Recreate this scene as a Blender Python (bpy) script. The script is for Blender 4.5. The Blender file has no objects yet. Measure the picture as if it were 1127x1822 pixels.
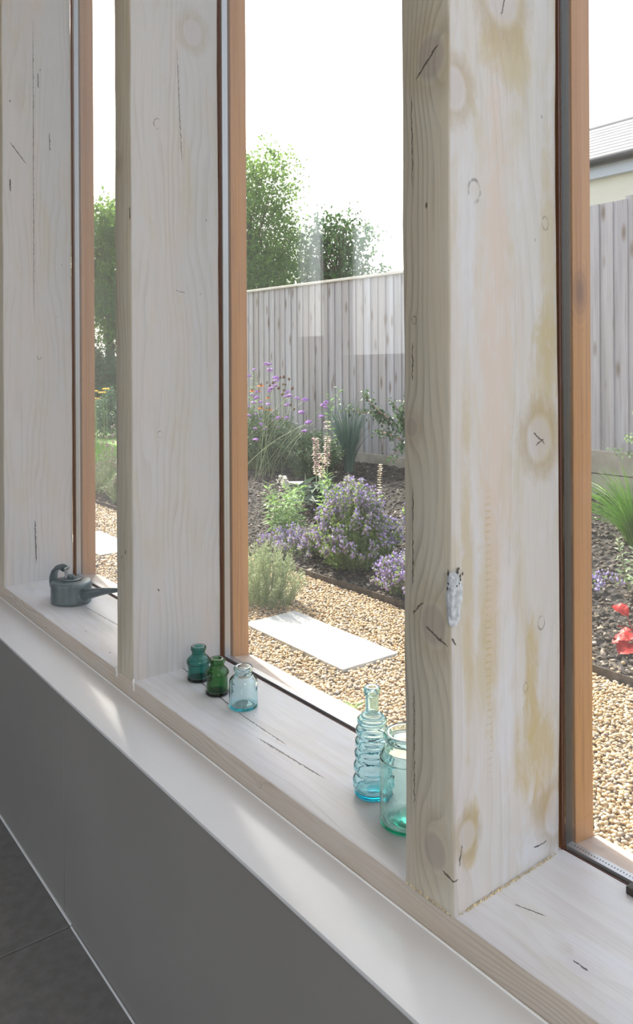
import bpy, bmesh, math, random
import numpy as np
from mathutils import Vector, Matrix
from mathutils.noise import noise as pnoise

SC = bpy.context.scene
COL = SC.collection
rad = math.radians

# ------------------------------------------------------------------ camera
CAMZ = 1.156
cd = bpy.data.cameras.new('camera')
cam = bpy.data.objects.new('camera', cd); COL.objects.link(cam)
cam.location = (0, 0, CAMZ)
_yaw = rad(37.745); _roll = rad(0.305)
_F = Vector((-math.cos(_yaw), math.sin(_yaw), 0)); _R = Vector((math.sin(_yaw), math.cos(_yaw), 0)); _U = Vector((0, 0, 1))
_c, _s = math.cos(_roll), math.sin(_roll)
_R2 = _c*_R + _s*_U*1.0
_U2 = -_s*_R + _c*_U
_R2 = _c*_R + _s*_U
M_ = Matrix((_R2, _U2, -_F)).transposed().to_4x4(); M_.translation = cam.location
# the picture's x axis leans a little, so the camera is rolled by a third of a degree
M_ = Matrix.Translation(cam.location) @ Matrix((( _R.x*_c-_U.x*_s, _R.x*_s+_U.x*_c, -_F.x), (_R.y*_c-_U.y*_s, _R.y*_s+_U.y*_c, -_F.y), (_R.z*_c-_U.z*_s, _R.z*_s+_U.z*_c, -_F.z))).to_4x4()
cam.matrix_world = M_
cd.sensor_fit = 'AUTO'; cd.sensor_width = 36
cd.lens = 1388.59/1822*36
cd.shift_y = -(911-657.63)/1822
cd.clip_start = 0.02; cd.clip_end = 500
SC.camera = cam

# ------------------------------------------------------------------ light and exposure
SC.view_settings.view_transform = 'Standard'; SC.view_settings.look = 'None'
SC.view_settings.gamma = 1; SC.view_settings.use_curve_mapping = False
SC.view_settings.exposure = 0.16
SUN_EL = rad(38)
SUN_DIR = Vector((-0.985, 0.17, 0)).normalized()*math.cos(SUN_EL) + Vector((0, 0, math.sin(SUN_EL)))
w = bpy.data.worlds.new('world'); SC.world = w; w.use_nodes = True
wn = w.node_tree; wn.nodes.clear()
wo = wn.nodes.new('ShaderNodeOutputWorld'); wb = wn.nodes.new('ShaderNodeBackground')
sky = wn.nodes.new('ShaderNodeTexSky'); sky.sky_type = 'NISHITA'; sky.sun_disc = False
sky.sun_elevation = SUN_EL; sky.sun_rotation = math.atan2(SUN_DIR.x, SUN_DIR.y)
sky.air_density = 1.0; sky.dust_density = 6.0; sky.ozone_density = 1.5
hz = wn.nodes.new('ShaderNodeMix'); hz.data_type = 'RGBA'; hz.inputs[0].default_value = 0.5
hz.inputs[7].default_value = (6.2, 6.5, 7.0, 1)      # thin bright cloud veil over the whole sky
wn.links.new(sky.outputs[0], hz.inputs[6]); wn.links.new(hz.outputs[2], wb.inputs[0])
wb.inputs[1].default_value = 0.37
wn.links.new(wb.outputs[0], wo.inputs[0])
sd = bpy.data.lights.new('sun', 'SUN'); sd.energy = 15; sd.angle = rad(1.6); sd.color = (1.0, 0.93, 0.82)
so = bpy.data.objects.new('sun', sd); COL.objects.link(so); so.location = (-6, 3, 8)
so.rotation_euler = SUN_DIR.to_track_quat('Z', 'Y').to_euler()
ad = bpy.data.lights.new('room_fill', 'AREA'); ad.shape = 'RECTANGLE'; ad.size = 1.6; ad.size_y = 1.6; ad.energy = 50; ad.color = (.97, .98, 1.0)  # unseen fill light, added to lift the shaded timber indoors
ao = bpy.data.objects.new('room_fill', ad); COL.objects.link(ao); ao.location = (2.6, .05, 2.3); ao.rotation_euler = Vector((4.4, -.35, 1.0)).to_track_quat('Z', 'Y').to_euler()
try:
    SC.cycles.max_bounces = 14; SC.cycles.transmission_bounces = 14; SC.cycles.transparent_max_bounces = 24
    SC.cycles.diffuse_bounces = 6; SC.cycles.glossy_bounces = 6
    SC.cycles.sample_clamp_indirect = 8
except Exception: pass

# ------------------------------------------------------------------ helpers
def tag(o, label=None, cat=None, group=None, kind=None):
    if label: o['label'] = label
    if cat: o['category'] = cat
    if group: o['group'] = group
    if kind: o['kind'] = kind
    return o
def empty(name, loc, label=None, cat=None, group=None, kind=None):
    o = bpy.data.objects.new(name, None); COL.objects.link(o); o.location = loc
    o.empty_display_size = .05
    return tag(o, label, cat, group, kind)
def link(name, me, parent=None, loc=None):
    o = bpy.data.objects.new(name, me); COL.objects.link(o)
    if parent is not None: o.parent = parent
    if loc is not None: o.location = loc
    return o
def shade(me, angle=35):
    me.polygons.foreach_set('use_smooth', [True]*len(me.polygons))
    if angle:
        try: me.set_sharp_from_angle(angle=rad(angle))
        except Exception: pass
    me.update()
def bm_obj(name, bm, mats, parent=None, loc=None, smooth=None):
    me = bpy.data.meshes.new(name); bm.to_mesh(me); bm.free()
    for m in (mats if isinstance(mats, (list, tuple)) else [mats]): me.materials.append(m)
    if smooth is not None: shade(me, smooth)
    return link(name, me, parent, loc)
def box_bm(x0, x1, y0, y1, z0, z1, bev=0, seg=2):
    bm = bmesh.new(); bmesh.ops.create_cube(bm, size=1)
    for v in bm.verts:
        v.co = Vector(((x0+x1)/2+v.co.x*(x1-x0), (y0+y1)/2+v.co.y*(y1-y0), (z0+z1)/2+v.co.z*(z1-z0)))
    if bev: bmesh.ops.bevel(bm, geom=bm.edges[:], offset=bev, segments=seg, profile=.6, affect='EDGES')
    return bm
def add_box(bm, x0, x1, y0, y1, z0, z1):
    r = bmesh.ops.create_cube(bm, size=1)['verts']
    for v in r:
        v.co = Vector(((x0+x1)/2+v.co.x*(x1-x0), (y0+y1)/2+v.co.y*(y1-y0), (z0+z1)/2+v.co.z*(z1-z0)))
def box(name, d, mats, parent=None, bev=0, seg=2):
    return bm_obj(name, box_bm(*d, bev, seg), mats, parent, smooth=40 if bev else None)
def tube_bm(pts, radii, n=12, caps=True):
    bm = bmesh.new(); rings = []
    pts = [Vector(p) for p in pts]
    up = Vector((0, 0, 1))
    prev = None
    for i, p in enumerate(pts):
        t = (pts[min(i+1, len(pts)-1)]-pts[max(i-1, 0)]).normalized()
        if prev is None:
            a = t.cross(up) if abs(t.dot(up)) < .95 else t.cross(Vector((1, 0, 0)))
            a.normalize()
        else:
            a = (prev - t*prev.dot(t)).normalized()
        prev = a; b = t.cross(a)
        r = radii[i] if hasattr(radii, '__len__') else radii
        ra, rb = (r if hasattr(r, '__len__') else (r, r))
        rings.append([bm.verts.new(p + a*ra*math.cos(2*math.pi*k/n) + b*rb*math.sin(2*math.pi*k/n)) for k in range(n)])
    for i in range(len(rings)-1):
        for k in range(n):
            bm.faces.new((rings[i][k], rings[i][(k+1) % n], rings[i+1][(k+1) % n], rings[i+1][k]))
    if caps:
        bm.faces.new(rings[0][::-1]); bm.faces.new(rings[-1])
    bmesh.ops.recalc_face_normals(bm, faces=bm.faces[:])
    return bm
def lathe_bm(prof, n=48, close=False):
    """prof: list of (r, z); r = 0 closes on the axis."""
    bm = bmesh.new(); rings = []
    for r, z in prof:
        if r < 1e-6: rings.append([bm.verts.new((0, 0, z))])
        else: rings.append([bm.verts.new((r*math.cos(2*math.pi*k/n), r*math.sin(2*math.pi*k/n), z)) for k in range(n)])
    for a, b in zip(rings, rings[1:]):
        for k in range(n):
            k2 = (k+1) % n
            if len(a) == 1: bm.faces.new((a[0], b[k2], b[k]))
            elif len(b) == 1: bm.faces.new((a[k], a[k2], b[0]))
            else: bm.faces.new((a[k], a[k2], b[k2], b[k]))
    bmesh.ops.recalc_face_normals(bm, faces=bm.faces[:])
    return bm
def smooth_prof(pts, per=5):
    out = []
    P = [pts[0]]+list(pts)+[pts[-1]]
    for i in range(1, len(P)-2):
        p0, p1, p2, p3 = P[i-1:i+3]
        for k in range(per):
            t = k/per
            out.append(tuple(.5*((2*p1[j])+(-p0[j]+p2[j])*t+(2*p0[j]-5*p1[j]+4*p2[j]-p3[j])*t*t+(-p0[j]+3*p1[j]-3*p2[j]+p3[j])*t**3) for j in (0, 1)))
    out.append(tuple(pts[-1]))
    return out
def np_mesh(name, V, Fa, k, mats, parent=None, loc=None, smooth=False, mi=None):
    """V (n,3) array, Fa (m,k) index array."""
    me = bpy.data.meshes.new(name)
    V = np.asarray(V, dtype=np.float32); Fa = np.asarray(Fa, dtype=np.int32)
    me.vertices.add(len(V)); me.vertices.foreach_set('co', V.ravel())
    me.loops.add(Fa.size); me.loops.foreach_set('vertex_index', Fa.ravel())
    me.polygons.add(len(Fa)); me.polygons.foreach_set('loop_start', np.arange(0, Fa.size, k, dtype=np.int32))
    try: me.polygons.foreach_set('loop_total', np.full(len(Fa), k, dtype=np.int32))
    except Exception: pass
    for m in (mats if isinstance(mats, (list, tuple)) else [mats]): me.materials.append(m)
    if mi is not None: me.polygons.foreach_set('material_index', np.asarray(mi, dtype=np.int32))
    me.polygons.foreach_set('use_smooth', np.full(len(Fa), smooth, dtype=bool))
    me.update(calc_edges=True)
    return link(name, me, parent, loc)

# ------------------------------------------------------------------ node helper
class N:
    def __init__(s, name):
        s.m = bpy.data.materials.new(name); s.m.use_nodes = True; s.t = s.m.node_tree; s.t.nodes.clear()
        s.out = s.n('ShaderNodeOutputMaterial')
    def n(s, t, **kw):
        x = s.t.nodes.new(t)
        for k, v in kw.items(): setattr(x, k, v)
        return x
    def put(s, sock, v):
        if isinstance(v, bpy.types.NodeSocket): s.t.links.new(v, sock)
        elif v is not None:
            if hasattr(v, '__len__') and len(v) == 3 and sock.type == 'RGBA': v = (*v, 1)
            sock.default_value = v
    def math(s, op, a, b=None, c=None, clamp=False):
        x = s.n('ShaderNodeMath', operation=op, use_clamp=clamp)
        s.put(x.inputs[0], a)
        if b is not None: s.put(x.inputs[1], b)
        if c is not None: s.put(x.inputs[2], c)
        return x.outputs[0]
    def mix(s, f, a, b, blend='MIX'):
        x = s.n('ShaderNodeMix', data_type='RGBA', blend_type=blend)
        s.put(x.inputs[0], f); s.put(x.inputs[6], a); s.put(x.inputs[7], b)
        return x.outputs[2]
    def obj(s): return s.n('ShaderNodeTexCoord').outputs['Object']
    def scale(s, v, sc):
        x = s.n('ShaderNodeMapping'); s.put(x.inputs[0], v); x.inputs['Scale'].default_value = sc; return x.outputs[0]
    def noise(s, v, sc, det=3, rough=.55, dist=0):
        x = s.n('ShaderNodeTexNoise'); s.put(x.inputs['Vector'], v); x.inputs['Scale'].default_value = sc
        x.inputs['Detail'].default_value = det; x.inputs['Roughness'].default_value = rough; x.inputs['Distortion'].default_value = dist
        return x.outputs[0]
    def ramp(s, f, stops):
        x = s.n('ShaderNodeValToRGB'); s.put(x.inputs[0], f); e = x.color_ramp.elements
        while len(e) < len(stops): e.new(.5)
        for el, (p, c) in zip(e, stops):
            el.position = p; el.color = (*c, 1) if len(c) == 3 else c
        return x.outputs[0]
    def rng(s, f, a, b, c=0., d=1.):
        x = s.n('ShaderNodeMapRange'); s.put(x.inputs[0], f)
        for i, v in zip((1, 2, 3, 4), (a, b, c, d)): s.put(x.inputs[i], v)
        return x.outputs[0]
    def bump(s, h, strength=.3, dist=.002):
        x = s.n('ShaderNodeBump'); s.put(x.inputs['Height'], h); x.inputs['Strength'].default_value = strength
        x.inputs['Distance'].default_value = dist; return x.outputs[0]
    def bsdf(s, col, rough=.5, bump=None, metal=0, spec=.5, **kw):
        x = s.n('ShaderNodeBsdfPrincipled'); s.put(x.inputs['Base Color'], col); s.put(x.inputs['Roughness'], rough)
        x.inputs['Metallic'].default_value = metal; x.inputs['Specular IOR Level'].default_value = spec
        if bump is not None: s.put(x.inputs['Normal'], bump)
        for k, v in kw.items(): s.put(x.inputs[k], v)
        return x.outputs[0]
    def done(s, sh): s.t.links.new(sh, s.out.inputs[0]); return s.m

def plain(name, col, rough=.5, metal=0, spec=.5, var=0, vs=8, bump=0, bs=300):
    q = N(name); o = q.obj(); c = col
    if var:
        f = q.noise(o, vs, 4)
        c = q.mix(q.rng(f, .35, .65), tuple(x*(1-var) for x in col), tuple(min(1, x*(1+var)) for x in col))
    b = q.bump(q.noise(o, bs, 3), bump, .001) if bump else None
    return q.done(q.bsdf(c, rough, b, metal, spec))

def wood(name, across, along, base=(.70, .68, .66), line=(.40, .37, .33), warm=(.56, .49, .36), pale=(.74, .75, .80),
         pink=(.72, .63, .57), freq=55, stains=(), smk=.35, knotc=(.36, .30, .26), knots=(), cracks=(), saw=None, rough=.5, wash=.5, blot=.35, bump=.35, contrast=.55):
    """limewashed softwood: grain lines that flow around knots. knots: (a, v, size, kind); cracks: (a0, v0, a1, v1, width)"""
    q = N(name); o = q.obj(); sp = q.n('ShaderNodeSeparateXYZ'); q.put(sp.inputs[0], o)
    A = sp.outputs['XYZ'.index(across)]; V = sp.outputs['XYZ'.index(along)]
    def vec(sa, sv):
        c = q.n('ShaderNodeCombineXYZ'); q.put(c.inputs[0], q.math('MULTIPLY', A, sa)); q.put(c.inputs[1], q.math('MULTIPLY', V, sv)); return c.outputs[0]
    warp = q.noise(vec(5, 1.1), 1.0, 3)
    fld = q.math('ADD', A, q.math('MULTIPLY', q.math('SUBTRACT', warp, .5), .16))
    darkm = None; knotm = None; smudge = None
    for (a, v, r, kind) in knots:
        da = q.math('DIVIDE', q.math('SUBTRACT', A, a), r); dv = q.math('DIVIDE', q.math('SUBTRACT', V, v), r*1.25)
        d2 = q.math('ADD', q.math('MULTIPLY', da, da), q.math('MULTIPLY', dv, dv))
        if kind == 'big':
            g = q.math('POWER', 2.718, q.math('MULTIPLY', q.math('ADD', q.math('MULTIPLY', da, da), q.math('MULTIPLY', q.math('MULTIPLY', dv, dv), .35)), -.35))
            fld = q.math('ADD', fld, q.math('MULTIPLY', g, r*1.6))
            k = q.rng(d2, 1.25, .7)
            knotm = k if knotm is None else q.math('MAXIMUM', knotm, k)
            s_ = q.rng(q.math('ADD', d2, q.math('MULTIPLY', q.noise(vec(70, 36), 1, 4, .7), 7)), 9.0, 4.6)
            s_ = q.math('MULTIPLY', s_, q.rng(d2, .9, 1.7))
            smudge = s_ if smudge is None else q.math('MAXIMUM', smudge, s_)
        else:
            ring = q.rng(q.math('ABSOLUTE', q.math('SUBTRACT', d2, 1)), .45, .1)
            ring = q.math('MULTIPLY', ring, q.rng(q.noise(vec(90, 90), 1, 2), .38, .64, 0, .7))
            darkm = ring if darkm is None else q.math('MAXIMUM', darkm, ring)
            g = q.math('POWER', 2.718, q.math('MULTIPLY', d2, -.25))
            fld = q.math('ADD', fld, q.math('MULTIPLY', g, r*.9))
    ph = q.math('FRACT', q.math('MULTIPLY', fld, freq))
    line_m = q.rng(ph, .45, 1.0); line_m = q.math('MULTIPLY', line_m, q.rng(ph, 1.0, .93))
    lfade = q.rng(q.noise(vec(14, 2.2), 1.3, 2), .38, .62)
    line_m = q.math('MULTIPLY', line_m, lfade)
    streak = q.noise(vec(420, 7), 1, 3, .6)
    blotn = q.noise(vec(9, 2.6), 1.6, 4, .6, .6); blot2 = q.noise(vec(13, 4), 1.7, 4, .6, 1.2)
    c = q.mix(q.math('MULTIPLY', q.rng(blotn, .5, .68), blot), base, warm)
    c = q.mix(q.math('MULTIPLY', q.rng(blot2, .5, .62), .6*wash), c, pale)
    c = q.mix(q.math('MULTIPLY', q.rng(q.noise(vec(7, 1.3), 2.1, 2), .52, .7), .5), c, pink)
    c = q.mix(q.math('MULTIPLY', line_m, contrast), c, line)
    c = q.mix(q.math('MULTIPLY', q.rng(streak, .52, .8), .35), c, line)
    for (a, v, ra, rv, col, st) in stains:
        da = q.math('DIVIDE', q.math('SUBTRACT', A, a), ra); dv = q.math('DIVIDE', q.math('SUBTRACT', V, v), rv)
        d2 = q.math('ADD', q.math('ADD', q.math('MULTIPLY', da, da), q.math('MULTIPLY', dv, dv)), q.math('MULTIPLY', q.math('SUBTRACT', q.noise(vec(26, 11), 1.4, 4, .65, .8), .5), 3.2))
        c = q.mix(q.math('MULTIPLY', q.rng(d2, 1.0, .1), st), c, col)
    if smudge is not None:
        c = q.mix(q.math('MULTIPLY', smudge, smk), c, (.36, .27, .14))
    if knotm is not None:
        c = q.mix(q.math('MULTIPLY', knotm, .6), c, knotc)
    # scattered pin marks
    vo = q.n('ShaderNodeTexVoronoi'); q.put(vo.inputs['Vector'], vec(10, 5)); vo.inputs['Scale'].default_value = 1.6; vo.inputs['Randomness'].default_value = 1
    pin = q.rng(vo.outputs['Distance'], .035, .02)
    darkm = pin if darkm is None else q.math('MAXIMUM', darkm, pin)
    if saw:
        a0, w0, v0, v1 = saw
        m = q.rng(q.math('ABSOLUTE', q.math('SUBTRACT', A, a0)), w0, w0*.6)
        m = q.math('MULTIPLY', m, q.math('MULTIPLY', q.rng(V, v0-.02, v0+.02), q.rng(V, v1+.02, v1-.02)))
        tick = q.rng(q.math('SINE', q.math('MULTIPLY', V, 2*math.pi/.0085)), .3, .9)
        m = q.math('MULTIPLY', m, q.math('MULTIPLY', tick, q.rng(q.noise(vec(50, 18), 1, 2), .3, .55)))
        c = q.mix(q.math('MULTIPLY', m, .5), c, (.50, .38, .20)); sawm = m
    else: sawm = None
    wob = q.noise(vec(130, 130), 1, 2)
    for (a0, v0, a1, v1, wd) in cracks:
        dx, dy = a1-a0, v1-v0; L2 = dx*dx+dy*dy; L = math.sqrt(L2)
        pa = q.math('SUBTRACT', A, a0); pv = q.math('SUBTRACT', V, v0)
        t = q.math('DIVIDE', q.math('ADD', q.math('MULTIPLY', pa, dx), q.math('MULTIPLY', pv, dy)), L2)
        pr = q.math('DIVIDE', q.math('SUBTRACT', q.math('MULTIPLY', pa, dy), q.math('MULTIPLY', pv, dx)), L)
        pr = q.math('ADD', pr, q.math('MULTIPLY', q.math('SUBTRACT', wob, .5), .006))
        mask = q.math('MULTIPLY', q.rng(t, 0, .12), q.rng(t, 1, .85))
        half = q.math('MULTIPLY', mask, q.math('MULTIPLY', q.math('ADD', wob, .2), wd))
        cm = q.math('LESS_THAN', q.math('ABSOLUTE', pr), half)
        darkm = q.math('MAXIMUM', darkm, cm)
    c = q.mix(q.math('MULTIPLY', darkm, .85), c, (.06, .05, .045))
    h = q.math('SUBTRACT', q.math('MULTIPLY', streak, .4), q.math('MULTIPLY', line_m, .5))
    h = q.math('SUBTRACT', h, q.math('MULTIPLY', darkm, 2.0))
    if sawm is not None: h = q.math('SUBTRACT', h, sawm)
    return q.done(q.bsdf(c, rough, q.bump(h, bump, .0012), 0, .35))

def oak(name, along, knot=None, a='X', k=1.0):
    q = N(name); o = q.obj()
    sc = {'X': (4, 160, 160), 'Z': (160, 160, 4)}[along]
    g = q.noise(q.scale(o, sc), 1, 4, .65); g2 = q.noise(q.scale(o, tuple(x*.18 for x in sc)), 1, 3)
    c = q.mix(q.rng(g2, .3, .7), tuple(x*k for x in (.34, .155, .054)), tuple(x*k for x in (.45, .225, .08)))
    c = q.mix(q.math('MULTIPLY', q.rng(g, .52, .72), .6), c, tuple(x*k for x in (.17, .065, .025)))
    if knot:
        ds = q.n('ShaderNodeVectorMath', operation='DISTANCE')
        mp = q.scale(o, (1, 1, .55)); q.put(ds.inputs[0], mp); ds.inputs[1].default_value = (knot[0], knot[1], knot[2]*.55)
        c = q.mix(q.math('MULTIPLY', q.rng(ds.outputs['Value'], .022, .004), .75), c, (.10, .03, .012))
        c = q.mix(q.math('MULTIPLY', q.rng(q.math('SINE', q.math('MULTIPLY', ds.outputs['Value'], 900)), .2, 1), q.math('MULTIPLY', q.rng(ds.outputs['Value'], .04, .015), .4)), c, (.2, .07, .03))
    return q.done(q.bsdf(c, .42, q.bump(g, .3, .0008), 0, .4))

def leafmat(name, c1, c2, trans=.5, rough=.5, tcol=None):
    q = N(name); g = q.n('ShaderNodeNewGeometry')
    c = q.mix(g.outputs['Random Per Island'], c1, c2)
    d = q.bsdf(c, rough, None, 0, .4)
    t = q.n('ShaderNodeBsdfTranslucent'); q.put(t.inputs[0], q.mix(.5, c, tcol) if tcol else c)
    m = q.n('ShaderNodeMixShader'); m.inputs[0].default_value = trans
    q.t.links.new(d, m.inputs[1]); q.t.links.new(t.outputs[0], m.inputs[2])
    return q.done(m.outputs[0])
def islandmat(name, stops, rough=.7, bump=0, spec=.4):
    q = N(name); g = q.n('ShaderNodeNewGeometry'); c = q.ramp(g.outputs['Random Per Island'], stops)
    c = q.mix(q.rng(q.noise(q.obj(), 90, 3), .3, .7, 0, .35), c, (.30, .24, .17))
    b = q.bump(q.noise(q.obj(), 400, 2), bump, .001) if bump else None
    return q.done(q.bsdf(c, rough, b, 0, spec))

# ------------------------------------------------------------------ constants of the place
YF = .692; YB = .904; PW = .0823; SILL = .506; LEDGE = .467; TOPZ = 2.78
PX = [-.6334-.9*k for k in (-1, 0, 1, 2, 3, 4)]       # right (reveal) face of every post: P4, P3, P2, P1, P0 ...
PX = [PX[0], -.6334, -1.5250, -2.4357, -3.33, -4.23]
GZ = -.144
XL, XR, YR, ZC = -7.0, 3.0, -2.5, 3.0                  # room

M_white = plain('wall_white', (.80, .79, .77), .7, var=.02, bump=.05)
M_room = plain('room_wall', (.42, .41, .40), .75, var=.03)
M_grey = plain('panel_grey', (.265, .255, .24), .5, var=.04, vs=3, bump=.08, bs=500)
M_ledge = plain('ledge_paint', (.74, .74, .75), .2, var=.02, vs=4, bump=.03)
M_bead = plain('bead_paint', (.95, .95, .95), .4)
M_alu = plain('spacer_alu', (.45, .45, .46), .35, .6)
M_dark = plain('gasket_dark', (.04, .033, .026), .5)
M_redpaint = plain('rebate_stain', (.09, .03, .018), .6)
M_tile = plain('floor_tile', (.17, .168, .17), .45, var=.12, vs=40, bump=.35, bs=250)
M_grout = plain('grout', (.24, .22, .18), .8)
M_silicone = plain('silicone', (.75, .77, .8), .3)
M_soffit = plain('outer_wall', (.55, .52, .47), .8)

# glass of the windows: clear, mirror by angle; translucent mix imitates veiling glare
q = N('window_glass'); lw = q.n('ShaderNodeLayerWeight'); lw.inputs[0].default_value = .5
f5 = q.math('POWER', lw.outputs['Facing'], 5.0); fr = q.math('ADD', q.math('MULTIPLY', f5, .96), .04)
tr = q.n('ShaderNodeBsdfTransparent'); tr.inputs[0].default_value = (.985, .992, .988, 1)
gl = q.n('ShaderNodeBsdfGlossy'); gl.inputs['Roughness'].default_value = 0.0
m1 = q.n('ShaderNodeMixShader'); q.put(m1.inputs[0], fr); q.t.links.new(tr.outputs[0], m1.inputs[1]); q.t.links.new(gl.outputs[0], m1.inputs[2])
du = q.n('ShaderNodeBsdfTranslucent'); du.inputs[0].default_value = (.95, .95, .95, 1)
m2 = q.n('ShaderNodeMixShader'); q.put(m2.inputs[0], q.rng(q.noise(q.obj(), 3, 3), .3, .7, .003, .008))
q.t.links.new(m1.outputs[0], m2.inputs[1]); q.t.links.new(du.outputs[0], m2.inputs[2])
M_pane = q.done(m2.outputs[0])

# ------------------------------------------------------------------ posts, sill, ledge, wall, floor
tl = 'tall limewashed square-edged timber post '
post_info = {
 1: ('rough limewashed timber post with torn knot on its corner, nearest on the right',
     dict(knots=[(.736, 1.373, .011, 'small'), (.878, 1.349, .007, 'small'), (.862, .821, .007, 'small'), (.829, .744, .005, 'small'), (.861, 1.064, .022, 'big'), (.790, 1.63, .030, 'big'), (.700, 1.49, .018, 'big'), (.716, .594, .013, 'big'), (.893, .560, .020, 'big')],
          cracks=[(.848, 1.072, .873, 1.056, .0016), (.852, 1.055, .870, 1.062, .0012), (.7010, .562, .7065, .588, .0014), (.692, .5475, .699, .5495, .0012), (.845, .530, .874, .528, .0014), (.6926, .836, .699, .826, .0014), (.787, 1.60, .800, 1.64, .0016)],
          saw=(.757, .006, .66, 1.0), blot=.75, wash=.7, contrast=.30, freq=45, smk=.55,
          stains=[(.873, 1.12, .035, .13, (.50, .41, .22), .7), (.84, .74, .018, .10, (.50, .41, .22), .8), (.85, .66, .05, .07, (.50, .41, .22), .8), (.76, .86, .025, .16, (.50, .41, .22), .6), (.72, .60, .018, .05, (.50, .41, .22), .7), (.865, .575, .035, .035, (.40, .31, .16), .6), (.885, 1.30, .02, .2, (.50, .41, .22), .5), (.775, 1.15, .035, .40, (.62, .52, .46), .7), (.80, 1.56, .06, .05, (.50, .41, .22), .6), (.72, .95, .012, .3, (.50, .41, .22), .5), (.86, .53, .05, .04, (.64, .66, .72), .6), (.79, .78, .02, .2, (.64, .66, .72), .5), (.72, 1.3, .02, .2, (.64, .66, .72), .5)]),
     dict(knots=[(-.664, 1.535, .022, 'big'), (-.664, .845, .020, 'big'), (-.700, 1.083, .010, 'big'), (-.664, .570, .018, 'big'), (-.695, 1.217, .004, 'small')],
          cracks=[(-.690, 1.515, -.650, 1.548, .0018), (-.678, .840, -.640, .824, .0016), (-.700, .850, -.680, .870, .0014), (-.6975, 1.50, -.6965, 1.38, .0010), (-.6975, 1.19, -.6985, 1.14, .0014), (-.6985, 1.01, -.699, .88, .0013), (-.699, .76, -.699, .60, .0009), (-.652, .552, -.632, .547, .0017)],
          contrast=.62, freq=75, blot=.6, smk=.3)),
 2: ('smoother limewashed timber post in the middle, behind the three ink bottles',
     dict(knots=[(.754, 1.683, .009, 'small'), (.756, 1.019, .006, 'small'), (.84, 1.9, .02, 'big')],
          cracks=[(.801, 1.86, .812, 1.60, .0010), (.75, .690, .752, .684, .002), (.795, 1.33, .82, 1.325, .0008)], contrast=.42, freq=60, blot=.45),
     dict(knots=[(-1.57, .74, .006, 'small'), (-1.59, 1.6, .012, 'big')], cracks=[(-1.532, 1.50, -1.531, 1.47, .003), (-1.56, .775, -1.562, .765, .002)], contrast=.5, blot=.5)),
 3: ('limewashed timber post with a long crack, farthest left behind the grey watering can',
     dict(knots=[(.80, 1.2, .006, 'small')],
          cracks=[(.786, 2.25, .784, 1.30, .0012), (.784, .70, .788, .56, .0026), (.715, 1.85, .765, 1.79, .0018), (.80, 2.08, .801, 2.03, .002), (.835, 1.9, .836, 1.84, .002), (.715, 1.74, .716, 1.70, .003)], contrast=.38, blot=.4),
     dict(contrast=.45)),
}
def make_post(i, x):
    ya, yb = YF, YB
    info = post_info.get(i, ('plain limewashed timber post', dict(), dict()))
    if i in post_info:
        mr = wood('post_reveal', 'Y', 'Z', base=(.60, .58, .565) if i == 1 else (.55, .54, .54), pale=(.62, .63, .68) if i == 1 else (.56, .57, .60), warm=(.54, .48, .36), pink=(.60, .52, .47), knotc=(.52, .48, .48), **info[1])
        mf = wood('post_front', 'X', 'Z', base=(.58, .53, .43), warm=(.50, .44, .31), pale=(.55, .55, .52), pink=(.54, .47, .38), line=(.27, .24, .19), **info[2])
    else: mr, mf = PLAINW
    bm = bmesh.new()
    # the post as stacked rings so that its arrises wander a little, like hewn timber
    nz = 90 if i in post_info else 4
    cs = []
    b = .0035
    for (cx, cy, sx, sy) in ((x-PW, ya, 1, 1), (x, ya, -1, 1), (x, yb, -1, -1), (x-PW, yb, 1, -1)):
        cs.append((cx, cy, sx, sy))
    def ring(z):
        r = []
        for k, (cx, cy, sx, sy) in enumerate(cs):
            dx = pnoise(Vector((cx*7+k*3, z*5, 1.3)))*.0022; dy = pnoise(Vector((cy*7, z*5, 9.1+k)))*.0012 if sy > 0 else 0
            bb = b + .002*abs(pnoise(Vector((k*5., z*9, i*2.))))
            a_, c_ = (cx+dx, cy+dy+sy*bb), (cx+dx+sx*bb, cy+dy)
            m_ = (cx+dx+sx*bb*.3, cy+dy+sy*bb*.3)
            r += [a_, m_, c_] if sx*sy > 0 else [c_, m_, a_]
        return [bm.verts.new((p[0], p[1], z)) for p in r]
    z0 = SILL; rs = [ring(z0+(TOPZ-z0)*k/nz) for k in range(nz+1)]
    for a, c in zip(rs, rs[1:]):
        for k in range(12):
            f = bm.faces.new((a[k], a[(k+1) % 12], c[(k+1) % 12], c[k]))
    bm.faces.new(rs[0][::-1]); bm.faces.new(rs[-1])
    bmesh.ops.recalc_face_normals(bm, faces=bm.faces[:])
    bm.normal_update()
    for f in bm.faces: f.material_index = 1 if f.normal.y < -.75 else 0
    o = bm_obj('timber_post', bm, [mr, mf], smooth=50)
    tag(o, info[0], 'post', 'timber posts along the window wall')
    return o
PLAINW = (wood('post_plain_reveal', 'Y', 'Z'), wood('post_plain_front', 'X', 'Z', base=(.55, .50, .40), line=(.27, .24, .19)))
posts = {}
for i in (1, 2, 3): posts[i] = make_post(i, PX[i])
post_info[0] = None; del post_info[0]
for i, lab in ((0, 'plain limewashed timber post beyond the right edge of the view'), (4, 'plain limewashed timber post beyond the left edge, next after the watering can'), (5, 'plain limewashed timber post farthest along the window wall')):
    o = make_post(i, PX[i]); o['label'] = lab

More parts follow.
